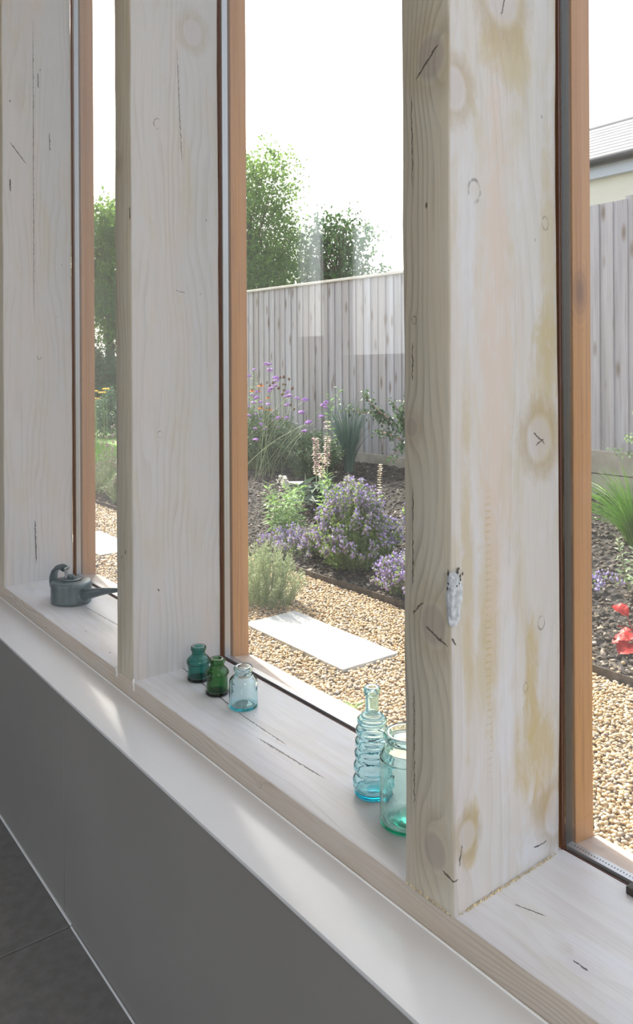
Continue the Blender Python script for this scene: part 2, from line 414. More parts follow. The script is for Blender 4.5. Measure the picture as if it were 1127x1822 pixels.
# torn knot on the corner of the near post, and grit along its foot
bm = bmesh.new()
rnd = random.Random(4)
def patch(bm, cx, cy, cz, n, sx, sy, sz, r0, r1, rn):
    for _ in range(n):
        r = rn.uniform(r0, r1)
        vs = bmesh.ops.create_icosphere(bm, subdivisions=1, radius=r)['verts']
        o_ = Vector((cx+rn.uniform(-sx, sx), cy+rn.uniform(-sy, sy), cz+rn.uniform(-sz, sz)))
        for v in vs: v.co = v.co*rn.uniform(.6, 1.3)+o_; v.co.z += (v.co.z-o_.z)*1.5
x3 = PX[1]
rows = [(.915, .004, .006), (.905, .008, .013), (.893, .009, .016), (.880, .010, .016), (.868, .008, .012), (.859, .008, .011), (.852, .006, .008)]
rr = []
for (z, l, r) in rows:
    j = lambda s: rnd.uniform(-s, s)
    rr.append([bm.verts.new(p) for p in ((x3-l-.002+j(.001), YF+.0005, z), (x3-l*.5, YF-.0022+j(.0008), z+j(.002)), (x3-.0005+j(.0006), YF-.0012+j(.0006), z+j(.002)), (x3+.0018+j(.0006), YF+r*.35, z+j(.002)), (x3+.0022+j(.0009), YF+r*.7, z+j(.002)), (x3-.0006, YF+r+.003, z))])
for a, c in zip(rr, rr[1:]):
    for k in range(5): bm.faces.new((a[k], a[k+1], c[k+1], c[k]))
bmesh.ops.subdivide_edges(bm, edges=bm.edges[:], cuts=2, use_grid_fill=True)
for v in bm.verts:
    n_ = pnoise(v.co*220)*.0018; v.co.x += n_; v.co.y -= n_*.5
bmesh.ops.recalc_face_normals(bm, faces=bm.faces[:])
o = bm_obj('torn_knot', bm, plain('torn_knot', (.52, .555, .59), .8, var=.25, vs=120, bump=.5, bs=400), posts[1], smooth=50); o['label'] = 'pale bluish torn and filled knot on the corner'
bm = bmesh.new()
for (px, py, z, l) in ((x3-.003, YF-.0018, .916, .010), (x3+.0012, YF+.004, .912, .012), (x3+.0012, YF+.011, .916, .009), (x3+.0016, YF+.008, .897, .006), (x3-.004, YF-.0018, .898, .005), (x3+.0015, YF+.015, .908, .007)):
    patch(bm, px, py, z, 4, .0006, .003, .004, .0006, .0010, rnd)
bm_obj('splinter_hole', bm, M_dark, posts[1])['kind'] = 'stuff'
bm = bmesh.new()
for k in range(260):
    t = rnd.random()
    patch(bm, x3+.0016+abs(rnd.gauss(0, .0010)), YF+.008+t*.19, SILL+.001, 1, 0, 0, .0006, .0004, .0010, rnd)
for k in range(90):
    patch(bm, x3-rnd.random()*PW, YF-.0008, SILL+.0008, 1, 0, .0006, .0008, .0004, .0009, rnd)
o = bm_obj('sawdust_line', bm, plain('sawdust', (.66, .56, .38), .9, var=.3, vs=200), posts[1]); o['kind'] = 'stuff'
# white filler smears at the foot of the middle post
for i, sx in ((2, PX[2]),):
    bm = bmesh.new()
    for k in range(26):
        patch(bm, sx-PW+.0 if k % 2 else sx+.004, YF-.0005, SILL-.006, 1, .002, .0006, .010, .001, .0026, rnd)
    bm_obj('filler_smear', bm, plain('filler', (.74, .73, .71), .6, var=.1, vs=100), posts[i])['kind'] = 'stuff'

# sill beam (trim_1)
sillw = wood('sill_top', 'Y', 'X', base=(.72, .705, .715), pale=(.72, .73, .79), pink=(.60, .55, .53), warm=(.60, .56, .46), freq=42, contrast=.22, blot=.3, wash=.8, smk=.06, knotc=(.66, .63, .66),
             knots=[(.744, -.498, .014, 'big'), (.79, -2.3, .012, 'big')],
             cracks=[(.812, -1.56, .786, -1.24, .0022), (.786, -1.26, .784, -1.10, .0018), (.759, -1.16, .767, -.97, .0022), (.809, -2.10, .817, -1.86, .0020), (.767, -.605, .780, -.566, .0012), (.7445, -.508, .7445, -.488, .0016)], rough=.33)
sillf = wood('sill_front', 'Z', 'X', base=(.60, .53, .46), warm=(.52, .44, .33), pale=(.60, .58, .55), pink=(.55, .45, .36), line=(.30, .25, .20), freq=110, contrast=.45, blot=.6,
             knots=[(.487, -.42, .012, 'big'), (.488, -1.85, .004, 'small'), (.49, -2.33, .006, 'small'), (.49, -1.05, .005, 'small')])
bm = bmesh.new(); nx = 260; X0, X1 = -4.9, 1.4; rs = []
for k in range(nx+1):
    x = X0+(X1-X0)*k/nx
    e = .0012*pnoise(Vector((x*22, 3, 0)))+.0007*pnoise(Vector((x*90, 7, 0))); b = .0042+.0012*pnoise(Vector((x*30, 0, 4)))
    P = [(YF+.004, .425), (YF+.0005, LEDGE-.004), (YF, .48), (YF+e, SILL-b), (YF+b*.35+e, SILL-b*.3), (YF+b+e, SILL), (.77, SILL), (YB+.002, SILL), (YB+.002, .425)]
    rs.append([bm.verts.new((x, *p)) for p in P])
for a, c in zip(rs, rs[1:]):
    for j in range(8): bm.faces.new((a[j], c[j], c[j+1], a[j+1]))
    bm.faces.new((a[8], c[8], c[0], a[0]))
bm.faces.new(rs[0]); bm.faces.new(rs[-1][::-1])
bmesh.ops.recalc_face_normals(bm, faces=bm.faces[:])
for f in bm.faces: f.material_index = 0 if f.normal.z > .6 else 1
o = bm_obj('trim_1', bm, [sillw, sillf], smooth=55)
tag(o, 'limewashed timber sill beam carrying the posts, bottles and watering can', 'window sill', kind='structure')

# ledge (trim_2)
o = box('trim_2', (-4.9, 1.4, .5857, .6915, .4605, LEDGE), M_ledge, bev=.0012)
tag(o, 'smooth white painted ledge along the foot of the timber sill', 'ledge', kind='structure')
bm = tube_bm([(-4.9, .6905, LEDGE+.0005), (1.4, .6905, LEDGE+.0005)], .0016, 6)
b = bm_obj('sealant_bead', bm, M_bead, o, smooth=60); b['label'] = 'thin white bead of sealant'

# low wall below the ledge
wl = empty('wall_front', (0, 0, 0), 'low grey painted wall below the window ledge', 'wall', kind='structure')
box('core', (-7.0, 3.0, .6125, .985, -.35, .4245), M_soffit, wl)
for a, c in ((-7.0, -2.846), (-2.846, -1.6468), (-1.6458, -.445), (-.444, 3.0)):
    box('wall_panel', (a+.0002, c-.0002, .5875, .612, .0, .4600), M_grey, wl, bev=.0006, seg=1)
tag(box('wall_front', (-7.0, -4.9, .5895, .985, .447, ZC), M_white), 'white wall past the far end of the windows', 'wall', kind='structure')
tag(box('wall_front', (1.4, 3.0, .5895, .985, .447, ZC), M_white), 'white wall past the near end of the windows', 'wall', kind='structure')
tag(box('trim_3', (-4.9, 1.4, .65, .985, TOPZ+.001, ZC), M_white), 'white head beam over the windows', 'beam', kind='structure')

# floor
fl = empty('floor', (0, 0, 0), 'dark grey matt tiled floor', 'floor', kind='structure')
box('screed', (XL, XR, YR, .612, -.12, -.006), M_grout, fl)
TX = -1.6018; T = .6
bt = None
for i in range(-9, 8):
    for j in range(0, 6):
        x0 = TX+i*T; y1 = .5835-j*T
        if x0 < XL-.5 or x0 > XR-.1 or y1-T < YR-.3: continue
        if bt is None:
            o = bm_obj('floor_tile', box_bm(.0018, T-.0018, -T+.0018, 0, -.006, 0, .001, 1), M_tile, fl); bt = o
        else:
            o = bt.copy(); COL.objects.link(o); o.parent = fl
        o.location = (x0, y1, 0)
sb = tube_bm([(XL, .586, .001), (TX-.002, .586, .001)], .0028, 6); bm_obj('sealant_line', sb, M_silicone, fl)
sb = tube_bm([(TX+.002, .585, .0003), (XR, .585, .0003)], .0022, 6); bm_obj('sealant_line', sb, M_silicone, fl)

# rest of the room: ceiling, side walls and the wall across with its own windows
tag(box('ceiling', (XL, XR, YR-.2, .985, ZC, ZC+.12), M_white), 'plain white ceiling', 'ceiling', kind='structure')
tag(box('wall_left', (XL-.15, XL, YR-.2, .985, -.12, ZC), M_room), 'plain grey end wall far along the room', 'wall', kind='structure')
tag(box('wall_right', (XR, XR+.15, YR-.2, .985, -.12, ZC), M_white), 'plain white end wall behind the camera', 'wall', kind='structure')
wbk = empty('wall_back', (0, 0, 0), 'grey wall across the room with tall openings', 'wall', kind='structure')
op = [(-6.12, -5.52, 1.46, 2.75), (-5.28, -4.3, 1.28, 2.42), (-2.9, -1.6, .02, 2.3), (-.6, 1.2, .02, 2.3)]
xs = XL
for (a, b_, z0, z1) in op:
    box('wall_section', (xs, a, YR-.18, YR, -.12, ZC), M_room, wbk)
    box('wall_section', (a, b_, YR-.18, YR, z1, ZC), M_room, wbk)
    box('wall_section', (a, b_, YR-.18, YR, -.12, z0), M_room, wbk)
    xs = b_
box('wall_section', (xs, XR, YR-.18, YR, -.12, ZC), M_room, wbk)

# ------------------------------------------------------------------ windows
oak_z = oak('oak_upright', 'Z'); oak_zk = oak('oak_upright_knot', 'Z', knot=(-.632, .951, 1.261)); oak_x = oak('oak_rail', 'X')
M_rail = plain('weathered_rail', (.50, .38, .30), .28, var=.25, vs=14, bump=.2, bs=200)
wlab = ['double-glazed oak-framed window at the near right', 'double-glazed oak-framed window in the centre, above the glass bottles', 'narrow-looking oak-framed window above the watering can', 'oak-framed window beyond the left edge', 'oak-framed window farthest along']
for k in range(5):
    xr = PX[k]-PW; xl = PX[k+1]
    W = empty('window_%d' % (k+1), (xl, YB, SILL), wlab[k], 'window', kind='structure')
    W.location = (0, 0, 0)
    zt = TOPZ-.004; zb = .495
    # timber outside the glass
    box('frame_stile', (xl-.041, xl+.0025, .9335, .977, zb-.03, zt), oak_zk if k == 0 else oak_z, W, .0012, 1)
    box('frame_stile', (xr-.0025, xr+.041, .9335, .977, zb-.03, zt), oak_z, W, .0012, 1)
    bm = bmesh.new()
    pr = [(.9335, .465), (.9335, .504), (.985, .497), (.990, .492), (.990, .465)]
    va = [bm.verts.new((xl+.003, *p)) for p in pr]; vb = [bm.verts.new((xr-.003, *p)) for p in pr]
    for j in range(5): bm.faces.new((va[j], vb[j], vb[(j+1) % 5], va[(j+1) % 5]))
    bm.faces.new(va); bm.faces.new(vb[::-1]); bmesh.ops.recalc_face_normals(bm, faces=bm.faces[:])
    bm_obj('bottom_rail', bm, M_rail, W)
    box('top_rail', (xl+.003, xr-.003, .9335, .977, TOPZ-.05, zt), oak_x, W)
    # dark rebate line next to the post, spacer bar between the panes
    for (a, b_, s) in ((xl, xl+.0015, 1), (xr-.0015, xr, -1)):
        box('rebate_strip', (a, b_, .9045, .908, SILL, zt), M_redpaint, W)
        box('edge_gasket', (a, b_+.0012*0, .9135, .9275, SILL+.001, zt), M_dark if k == 0 else M_alu, W)  # near strip painted dark to stand for the glass reflection; bare aluminium elsewhere
    box('rebate_strip', (xl, xr, .9065, .9085, SILL-.006, SILL+.0005), M_redpaint, W)
    sp = box('spacer_bar', (xl+.0016, xr-.0016, .9136, .9274, SILL-.004, SILL+.0035), M_alu, W)
    if k == 0:
        bm = bmesh.new()
        x = xl+.01
        while x < xl+.35:
            add_box(bm, x, x+.0012, .9195, .9215, SILL+.0034, SILL+.0038); x += .0042
        bm_obj('vent_hole', bm, M_dark, sp)['kind'] = 'stuff'
    box('pane', (xl+.0016, xr-.0016, .9095, .9135, SILL-.004, zt), M_pane, W)
    box('pane', (xl+.0016, xr-.0016, .9275, .9315, SILL-.004, zt), M_pane, W)
# small black packer at the foot of the near window
o = box('glazing_packer', (-.531, -.517, .890, .9035, SILL, SILL+.010), M_dark, bev=.002)
tag(o, 'tiny black plastic packer on the near sill at the window edge', 'packer')

# ------------------------------------------------------------------ glass bottles
def glassmat(name, col, dens, ior=1.5):
    q = N(name)
    g = q.n('ShaderNodeBsdfGlass'); g.inputs['IOR'].default_value = ior; g.inputs['Roughness'].default_value = 0
    g.inputs[0].default_value = (1, 1, 1, 1)
    wv = q.noise(q.obj(), 55, 2); q.put(g.inputs['Normal'], q.bump(wv, .25, .002))
    ab = q.n('ShaderNodeVolumeAbsorption'); ab.inputs[0].default_value = (*col, 1); ab.inputs[1].default_value = dens
    q.t.links.new(ab.outputs[0], q.out.inputs[1])
    return q.done(g.outputs[0])
def bottle(name, prof, thick, base, loc, mat, lab, grp=None, n=64, lip=None, push=None, extra=None):
    """closed solid: outer wall up, over the lip, down the inner wall"""
    outer = smooth_prof(prof, 6)
    inner = []
    for (r, z) in reversed(outer):
        rr_ = r-thick
        if z < base: continue
        inner.append((max(rr_, .002), z))
    pr = [(0, .0015)]+outer+inner+[(inner[-1][0]*.6, base+.0005), (0, base+(push or .001))]
    bm = lathe_bm(pr, n)
    o = bm_obj(name, bm, mat, smooth=0)
    shade(o.data, 0)
    o.location = (loc[0], loc[1], SILL+.0004)
    tag(o, lab, 'bottle', grp)
    return o
teal = glassmat('teal_glass', (.02, .62, .56), 560)
green = glassmat('green_glass', (.12, .56, .08), 560)
clear = glassmat('pale_aqua_glass', (.40, .88, .92), 90)
aqua = glassmat('aqua_glass', (.25, .85, .90), 110)
jarg = glassmat('seagreen_glass', (.35, .86, .76), 90)
bottle('ink_bottle', [(.019, 0), (.0232, .0015), (.0238, .006), (.0228, .010), (.0226, .033), (.0245, .035), (.0248, .040), (.0235, .043), (.0205, .047), (.0150, .052), (.0142, .056), (.0145, .061), (.0160, .062), (.0163, .067), (.0150, .0695), (.0135, .0695)],
       .0028, .006, (-1.452, .806), teal, 'small teal glass ink bottle with a raised collar, leftmost of three', 'ink bottles beside the middle post')
bottle('ink_bottle', [(.0185, 0), (.0225, .0015), (.0231, .006), (.0215, .010), (.0213, .036), (.0235, .040), (.0240, .043), (.0222, .047), (.0165, .053), (.0143, .056), (.0140, .061), (.0158, .063), (.0162, .068), (.0148, .0705), (.0130, .0705)],
       .0028, .006, (-1.365, .800), green, 'small bottle-green glass ink bottle, between the teal and the clear one', 'ink bottles beside the middle post')
bottle('ink_bottle', [(.022, 0), (.0270, .0015), (.0278, .006), (.0276, .020), (.0274, .046), (.0262, .053), (.0215, .0585), (.0165, .061), (.0155, .065), (.0165, .069), (.0182, .071), (.0184, .0755), (.0168, .078), (.0145, .078)],
       .0028, .005, (-1.280, .808), clear, 'small clear pale-blue glass ink bottle, rightmost of three', 'ink bottles beside the middle post')
rib = [(.022, 0), (.0262, .0015), (.0275, .004)]
z = .006
for (r_, h_) in ((.0300, .026), (.0285, .020), (.0272, .018), (.0262, .018), (.0250, .018), (.0232, .012)):
    rib += [(r_-.0035, z), (r_-.0003, z+h_*.3), (r_, z+h_*.5), (r_-.0003, z+h_*.72), (r_-.0045, z+h_*.98)]; z += h_
rib += [(.018, z+.002), (.0118, z+.006), (.0104, z+.011), (.0102, z+.028), (.0104, z+.034), (.0128, z+.036), (.0131, z+.043), (.0118, z+.0455), (.0095, z+.0455)]
bottle('ribbed_bottle', rib, .0030, .008, (-.895, .797), aqua, 'tall aqua glass bottle with stacked bulging rings and narrow neck', push=.006)
bottle('glass_jar', [(.030, 0), (.0365, .002), (.0382, .007), (.0384, .020), (.0384, .088), (.0378, .096), (.0345, .103), (.0300, .108), (.0280, .113), (.0285, .118), (.0315, .120), (.0320, .127), (.0305, .130), (.0280, .130)],
       .0034, .006, (-.806, .783), jarg, 'wide-mouthed pale green glass jar half hidden behind the near post', push=.018, n=72)
# seeds trapped in the clear bottle
# ------------------------------------------------------------------ watering can
q = N('can_paint'); o_ = q.obj()
c_ = q.mix(q.rng(q.noise(o_, 30, 4), .35, .7), (.14, .175, .185), (.185, .22, .23))
M_can = q.done(q.bsdf(c_, .32, q.bump(q.noise(o_, 90, 2), .12, .001), .35, .5))
M_steel = plain('worn_steel', (.35, .36, .37), .35, .8, var=.2, vs=60)
can = empty('watering_can', (-2.165, .797, SILL), 'small blue-grey enamelled watering can with long thin spout on the left sill', 'watering can')
can.rotation_euler = (0, 0, rad(17)); can.scale = (1.12, 1.12, 1.12)
bm = lathe_bm([(0, .001), (.040, .001), (.0505, .0012), (.0516, .003), (.0518, .008), (.0520, .047), (.0514, .0505), (.0495, .0525), (.046, .0535), (.030, .0552), (.0262, .0556), (.0250, .0545), (0, .0540)], 64)
for v in bm.verts: v.co.y *= .93
bm_obj('body', bm, M_can, can, smooth=50)
bm = lathe_bm([(.0225, .0545), (.0238, .0562), (.0240, .0575), (.0225, .0582), (.0, .0580)], 48)
lid = bm_obj('lid', bm, M_can, can, smooth=50)
bm = box_bm(-.012, .012, -.0026, .0026, .0575, .0690, .0018, 2)
for v in bm.verts:
    if v.co.z > .064: v.co.x *= .72
g = bm_obj('grip', bm, M_can, lid, smooth=50); g.rotation_euler = (0, 0, rad(15))
pts = []; rads = []
for k in range(17):
    t = k/16; L = .036+t*.205
    pts.append((L, 0, .0185+.049*t**.85+.003*math.sin(t*3.1)))
    rads.append(.0118*(1-t)**1.7+.0026+.0022*(1-t))
bm_obj('spout', tube_bm(pts, rads, 20), M_can, can, smooth=60)
bm_obj('root_collar', tube_bm([(.036, 0, .0200), (.048, 0, .0205), (.053, 0, .0210), (.0565, 0, .0215)], [.0190, .0190, .0165, .0130], 24, True), M_can, can, smooth=60)
pts = [(-.026, 0, .0800), (-.040, 0, .0815), (-.053, 0, .0790), (-.064, 0, .0705), (-.0705, 0, .0575), (-.0725, 0, .0430), (-.0705, 0, .0290), (-.0640, 0, .0180), (-.0500, 0, .0120)]
bm = tube_bm(pts, [(.0078, .0078), (.0080, .0078), (.0095, .0060), (.0115, .0036), (.0125, .0028), (.0125, .0024), (.012, .0022), (.010, .0022), (.007, .002)], 20)
hd = bm_obj('handle', bm, M_can, can, smooth=60)
bm_obj('ferrule', tube_bm([(-.034, 0, .0812), (-.0265, 0, .0800)], [.0094, .0094], 20), M_can, hd, smooth=40)
bm_obj('handle_post', tube_bm([(-.0175, 0, .0535), (-.0185, 0, .0640), (-.0195, 0, .0780)], [.0062, .0040, .0048], 12), M_steel, hd, smooth=40)
bm = bmesh.new()
for a in (0, 90):
    c, s = math.cos(rad(a+20)), math.sin(rad(a+20))
    r = bmesh.ops.create_cube(bm, size=1)['verts']
    for v in r:
        x, y, z_ = v.co.x*.017, v.co.y*.004, v.co.z*.0035
        v.co = Vector((-.0185+x*c-y*s, x*s+y*c, .0800+z_))
bmesh.ops.bevel(bm, geom=bm.edges[:], offset=.001, segments=1, affect='EDGES')
bm_obj('wing_nut', bm, M_steel, hd)['kind'] = 'stuff'

#GARDEN
# ================================================================== the garden
RS = np.random.RandomState(7)
def bed_z(y): return GZ+.015+max(0, y-2.97)*.1186
ICO = bmesh.new(); bmesh.ops.create_icosphere(ICO, subdivisions=1, radius=1)
ICO.verts.ensure_lookup_table(); ICO_V = np.array([v.co[:] for v in ICO.verts]); ICO_F = np.array([[v.index for v in f.verts] for f in ICO.faces]); ICO.free()
I0 = bmesh.new(); bmesh.ops.create_icosphere(I0, subdivisions=2, radius=1)
I0.verts.ensure_lookup_table(); I1_V = np.array([v.co[:] for v in I0.verts]); I1_F = np.array([[v.index for v in f.verts] for f in I0.faces]); I0.free()
def rot_batch(n):
    a = RS.rand(n)*2*np.pi; t = (RS.rand(n)-.5)*.7; u = (RS.rand(n)-.5)*.7
    ca, sa = np.cos(a), np.sin(a); ct, st = np.cos(t), np.sin(t); cu, su = np.cos(u), np.sin(u)
    Rz = np.zeros((n, 3, 3)); Rz[:, 0, 0] = ca; Rz[:, 0, 1] = -sa; Rz[:, 1, 0] = sa; Rz[:, 1, 1] = ca; Rz[:, 2, 2] = 1
    Rx = np.zeros((n, 3, 3)); Rx[:, 0, 0] = 1; Rx[:, 1, 1] = ct; Rx[:, 1, 2] = -st; Rx[:, 2, 1] = st; Rx[:, 2, 2] = ct
    Ry = np.zeros((n, 3, 3)); Ry[:, 1, 1] = 1; Ry[:, 0, 0] = cu; Ry[:, 0, 2] = su; Ry[:, 2, 0] = -su; Ry[:, 2, 2] = cu
    return Rz @ Rx @ Ry
def stones(P, S, BV=ICO_V, BF=ICO_F, jit=.22):
    """P (n,3) centres, S (n,) radius -> vertices, faces"""
    n = len(P); nv = len(BV)
    sc = np.stack([S*(.95+.5*RS.rand(n)), S*(.75+.35*RS.rand(n)), S*(.5+.3*RS.rand(n))], 1)
    V = BV[None]*(1+(RS.rand(n, nv, 1)-.5)*jit*2)*sc[:, None]
    V = np.einsum('nij,nvj->nvi', rot_batch(n), V)+P[:, None]
    Fa = BF[None]+(np.arange(n)*nv)[:, None, None]
    return V.reshape(-1, 3), Fa.reshape(-1, 3)
def blobs(P, S, squash=1.0):
    """octahedral buds"""
    B = np.array([[1, 0, 0], [-1, 0, 0], [0, 1, 0], [0, -1, 0], [0, 0, 1], [0, 0, -1]], float)
    Fb = np.array([[0, 2, 4], [2, 1, 4], [1, 3, 4], [3, 0, 4], [2, 0, 5], [1, 2, 5], [3, 1, 5], [0, 3, 5]])
    n = len(P); V = B[None]*np.asarray(S)[:, None, None]*(1+(RS.rand(n, 6, 1)-.5)*.6); V[:, :, 2] *= squash
    V = np.einsum('nij,nvj->nvi', rot_batch(n), V)+np.asarray(P)[:, None]
    return V.reshape(-1, 3), (Fb[None]+(np.arange(n)*6)[:, None, None]).reshape(-1, 3)
def leaves(P, D, L, Wd, curl=.25):
    """pointed leaves folded on the midrib: base P, direction D, length L, width Wd. two quads each"""
    P = np.asarray(P, float); D = np.asarray(D, float); n = len(P)
    D = D/np.maximum(np.linalg.norm(D, axis=1, keepdims=True), 1e-6)
    L = np.broadcast_to(np.asarray(L, float), (n,))[:, None]; Wd = np.broadcast_to(np.asarray(Wd, float), (n,))[:, None]
    up = RS.randn(n, 3)*.55+np.array([0, 0, 1.])
    S = np.cross(D, up); S /= np.maximum(np.linalg.norm(S, axis=1, keepdims=True), 1e-6)
    Nn = np.cross(S, D)
    tip = P+D*L-Nn*L*curl; mid = P+D*L*.5
    a = mid+S*Wd*.5+Nn*Wd*.18; b = mid-S*Wd*.5+Nn*Wd*.18
    V = np.stack([P, a, tip, b, mid], 1).reshape(-1, 3)
    f = np.array([[0, 1, 2, 4], [0, 4, 2, 3]])
    return V, (f[None]+(np.arange(n)*5)[:, None, None]).reshape(-1, 4)
def strands(P0, P1, bend, w0, w1, seg=5):
    """thin flat-sided stems or blades: three-sided prisms along a bent line"""
    P0 = np.asarray(P0, float); P1 = np.asarray(P1, float); n = len(P0); bend = np.asarray(bend, float)
    t = np.linspace(0, 1, seg+1)[None, :, None]
    C = P0[:, None]*(1-t)+P1[:, None]*t+bend[:, None]*(4*t*(1-t))
    T = P1-P0; T /= np.maximum(np.linalg.norm(T, axis=1, keepdims=True), 1e-6)
    A = np.cross(T, RS.randn(n, 3)); A /= np.maximum(np.linalg.norm(A, axis=1, keepdims=True), 1e-6); B = np.cross(T, A)
    w = (w0*(1-t)+w1*t)
    rings = [C+w*(A[:, None]*np.cos(k*2.094)+B[:, None]*np.sin(k*2.094)) for k in range(3)]
    V = np.stack(rings, 2).reshape(n, -1, 3); nv = (seg+1)*3
    f = []
    for s in range(seg):
        for k in range(3):
            k2 = (k+1) % 3; f.append([s*3+k, s*3+k2, s*3+3+k2, s*3+3+k])
    f = np.array(f)
    return V.reshape(-1, 3), (f[None]+(np.arange(n)*nv)[:, None, None]).reshape(-1, 4), C
def cat(*parts):
    Vs, Fs, o = [], [], 0
    for V, Fa in parts:
        Vs.append(V); Fs.append(Fa+o); o += len(V)
    return np.concatenate(Vs), np.concatenate(Fs)
def part(name, VF, k, mat, root, stuff=True, smooth=False, label=None):
    V, Fa = VF
    o = np_mesh(name, V-np.array(root.location)[None], Fa, k, mat, root, smooth=smooth)
    if stuff: o['kind'] = 'stuff'
    if label: o['label'] = label
    return o
def U3(n, s=1.): return (RS.rand(n, 3)*2-1)*s

# materials
M_peb = islandmat('pebble', [(0, (.42, .26, .115)), (.25, (.62, .45, .25)), (.5, (.50, .33, .155)), (.7, (.70, .58, .41)), (.86, (.28, .22, .17)), (1, (.15, .135, .125))], .55)
M_sand = plain('gravel_bedding', (.20, .14, .08), .9, var=.3, vs=60)
M_soil = plain('soil', (.026, .021, .018), .95, var=.5, vs=25, bump=1., bs=120)
M_clod = islandmat('clod', [(0, (.016, .013, .011)), (.6, (.036, .029, .025)), (.88, (.075, .062, .054)), (.97, (.22, .19, .17)), (1, (.45, .4, .36))], .9)
M_slab = plain('sandstone_slab', (.50, .50, .49), .6, var=.06, vs=9, bump=.3, bs=60)
M_edge = plain('edging_steel', (.10, .085, .075), .6, .5, var=.4, vs=30)
M_lawn = plain('lawn_soil', (.16, .27, .06), .95, var=.3, vs=8)
M_field = plain('field_ground', (.17, .16, .12), .95, var=.3, vs=.5)

# ground pieces
tag(box('ground', (-60, 40, -40, 60, -.6, -.36), M_field), 'rough ground around the house', 'ground', kind='structure')
tag(box('lawn', (-24, -9.7, .99, 11.5, -.36, -.125), M_lawn), 'mown lawn beyond the planting bed', 'lawn', kind='structure')
n = 14000
P = np.stack([-9.72-RS.rand(n)**1.3*4.2, 2.6+RS.rand(n)*2.7, np.full(n, -.126)], 1)
V, Fa, _ = strands(P, P+np.stack([RS.randn(n)*.02, RS.randn(n)*.02, .05+.05*RS.rand(n)], 1), U3(n, .01), .0035, .0006, 2)
o = np_mesh('lawn_grass', V, Fa, 4, leafmat('grass_blade', (.16, .34, .05), (.30, .48, .10), .4))
tag(o, 'short sunny green grass of the lawn in the left window', 'grass', kind='stuff')

gp = empty('gravel_path', (0, 0, 0), 'golden gravel path outside the windows', 'gravel path', kind='structure')
box('bedding', (-9.7, 1.8, .99, 2.965, -.36, GZ-.012), M_sand, gp)
# pebbles: the nearest ones in view are objects, the rest joined
SLABS = [(-3.375, -2.585, 2.135, 2.458), (-6.05, -5.25, 2.135, 2.458)]
def free(x, y, m=.004):
    k = np.ones(len(x), bool)
    for (a, b, c, d) in SLABS: k &= ~((x > a-m) & (x < b+m) & (y > c-m) & (y < d+m))
    return k
def grid(x0, x1, y0, y1, p):
    gx, gy = np.meshgrid(np.arange(x0, x1, p), np.arange(y0, y1, p*.9)); gx = gx.ravel(); gy = gy.ravel()
    return gx+(RS.rand(len(gx))-.5)*p*1.1, gy+(RS.rand(len(gx))-.5)*p*1.1
gx, gy = grid(-4.9, -.25, 1.0, 2.955, .0132)
hx, hy = grid(-9.65, -4.9, 1.0, 2.955, .024)
x = np.concatenate([gx, hx]); y = np.concatenate([gy, hy]); s = np.concatenate([.0054+.0046*RS.rand(len(gx))**1.5, .010+.005*RS.rand(len(hx))])
k = free(x, y); x, y, s = x[k], y[k], s[k]
# only what the windows can show from near the camera
b1 = (x/y > -.90) & (x/y < -.30)
b2 = (x/y > -2.05) & (x/y < -.72)
b3 = (x/y > -3.4) & (x/y < -1.9)
k = b1 | b2 | b3; x, y, s = x[k], y[k], s[k]
z = GZ-.006+RS.rand(len(x))*.010
P = np.stack([x, y, z], 1)
near = np.where((x/y > -.648) & (x/y < -.56) & (y > 1.0))[0]
near = near[np.argsort(x[near]**2+y[near]**2)][:300]
msk = np.ones(len(x), bool); msk[near] = False
part('pebble', stones(P[msk], s[msk]), 3, M_peb, gp, smooth=True)
pv = []
for i in range(10):
    V, Fa = stones(np.zeros((1, 3)), np.array([1.]), I1_V, I1_F, .07)
    me = bpy.data.meshes.new('pebble'); me.from_pydata(V.tolist(), [], Fa.tolist()); shade(me, 0)
    cc = [(.50, .33, .155), (.62, .45, .25), (.42, .26, .115), (.70, .58, .41), (.24, .19, .15), (.56, .38, .20), (.64, .52, .37), (.46, .29, .15), (.33, .27, .22), (.64, .47, .29)][i]
    me.materials.append(plain('pebble_stone', cc, .55, var=.15, vs=2)); pv.append(me)
for i in near:
    o = bpy.data.objects.new('pebble', pv[RS.randint(10)]); COL.objects.link(o); o.parent = gp
    o.location = P[i]; o.scale = (s[i],)*3; o.rotation_euler = (0, 0, RS.rand()*6.28)

# slabs
for i, (a, b, c, d) in enumerate(SLABS):
    bm = box_bm(a, b, c, d, GZ-.014, GZ+.011); bmesh.ops.subdivide_edges(bm, edges=bm.edges[:], cuts=14, use_grid_fill=True)
    for v in bm.verts:
        nn = pnoise(v.co*9)*.004+pnoise(v.co*40)*.0015
        if abs(v.co.x-a) < 1e-4 or abs(v.co.x-b) < 1e-4: v.co.x += nn
        if abs(v.co.y-c) < 1e-4 or abs(v.co.y-d) < 1e-4: v.co.y += nn
        if v.co.z > GZ+.005: v.co.z += pnoise(v.co*6)*.0015
    o = bm_obj('stepping_slab', bm, M_slab, smooth=40)
    tag(o, ['pale rectangular stepping slab beside the grey-green bush', 'far pale stepping slab seen through the left window'][i], 'stepping stone', 'stepping slabs in the gravel')

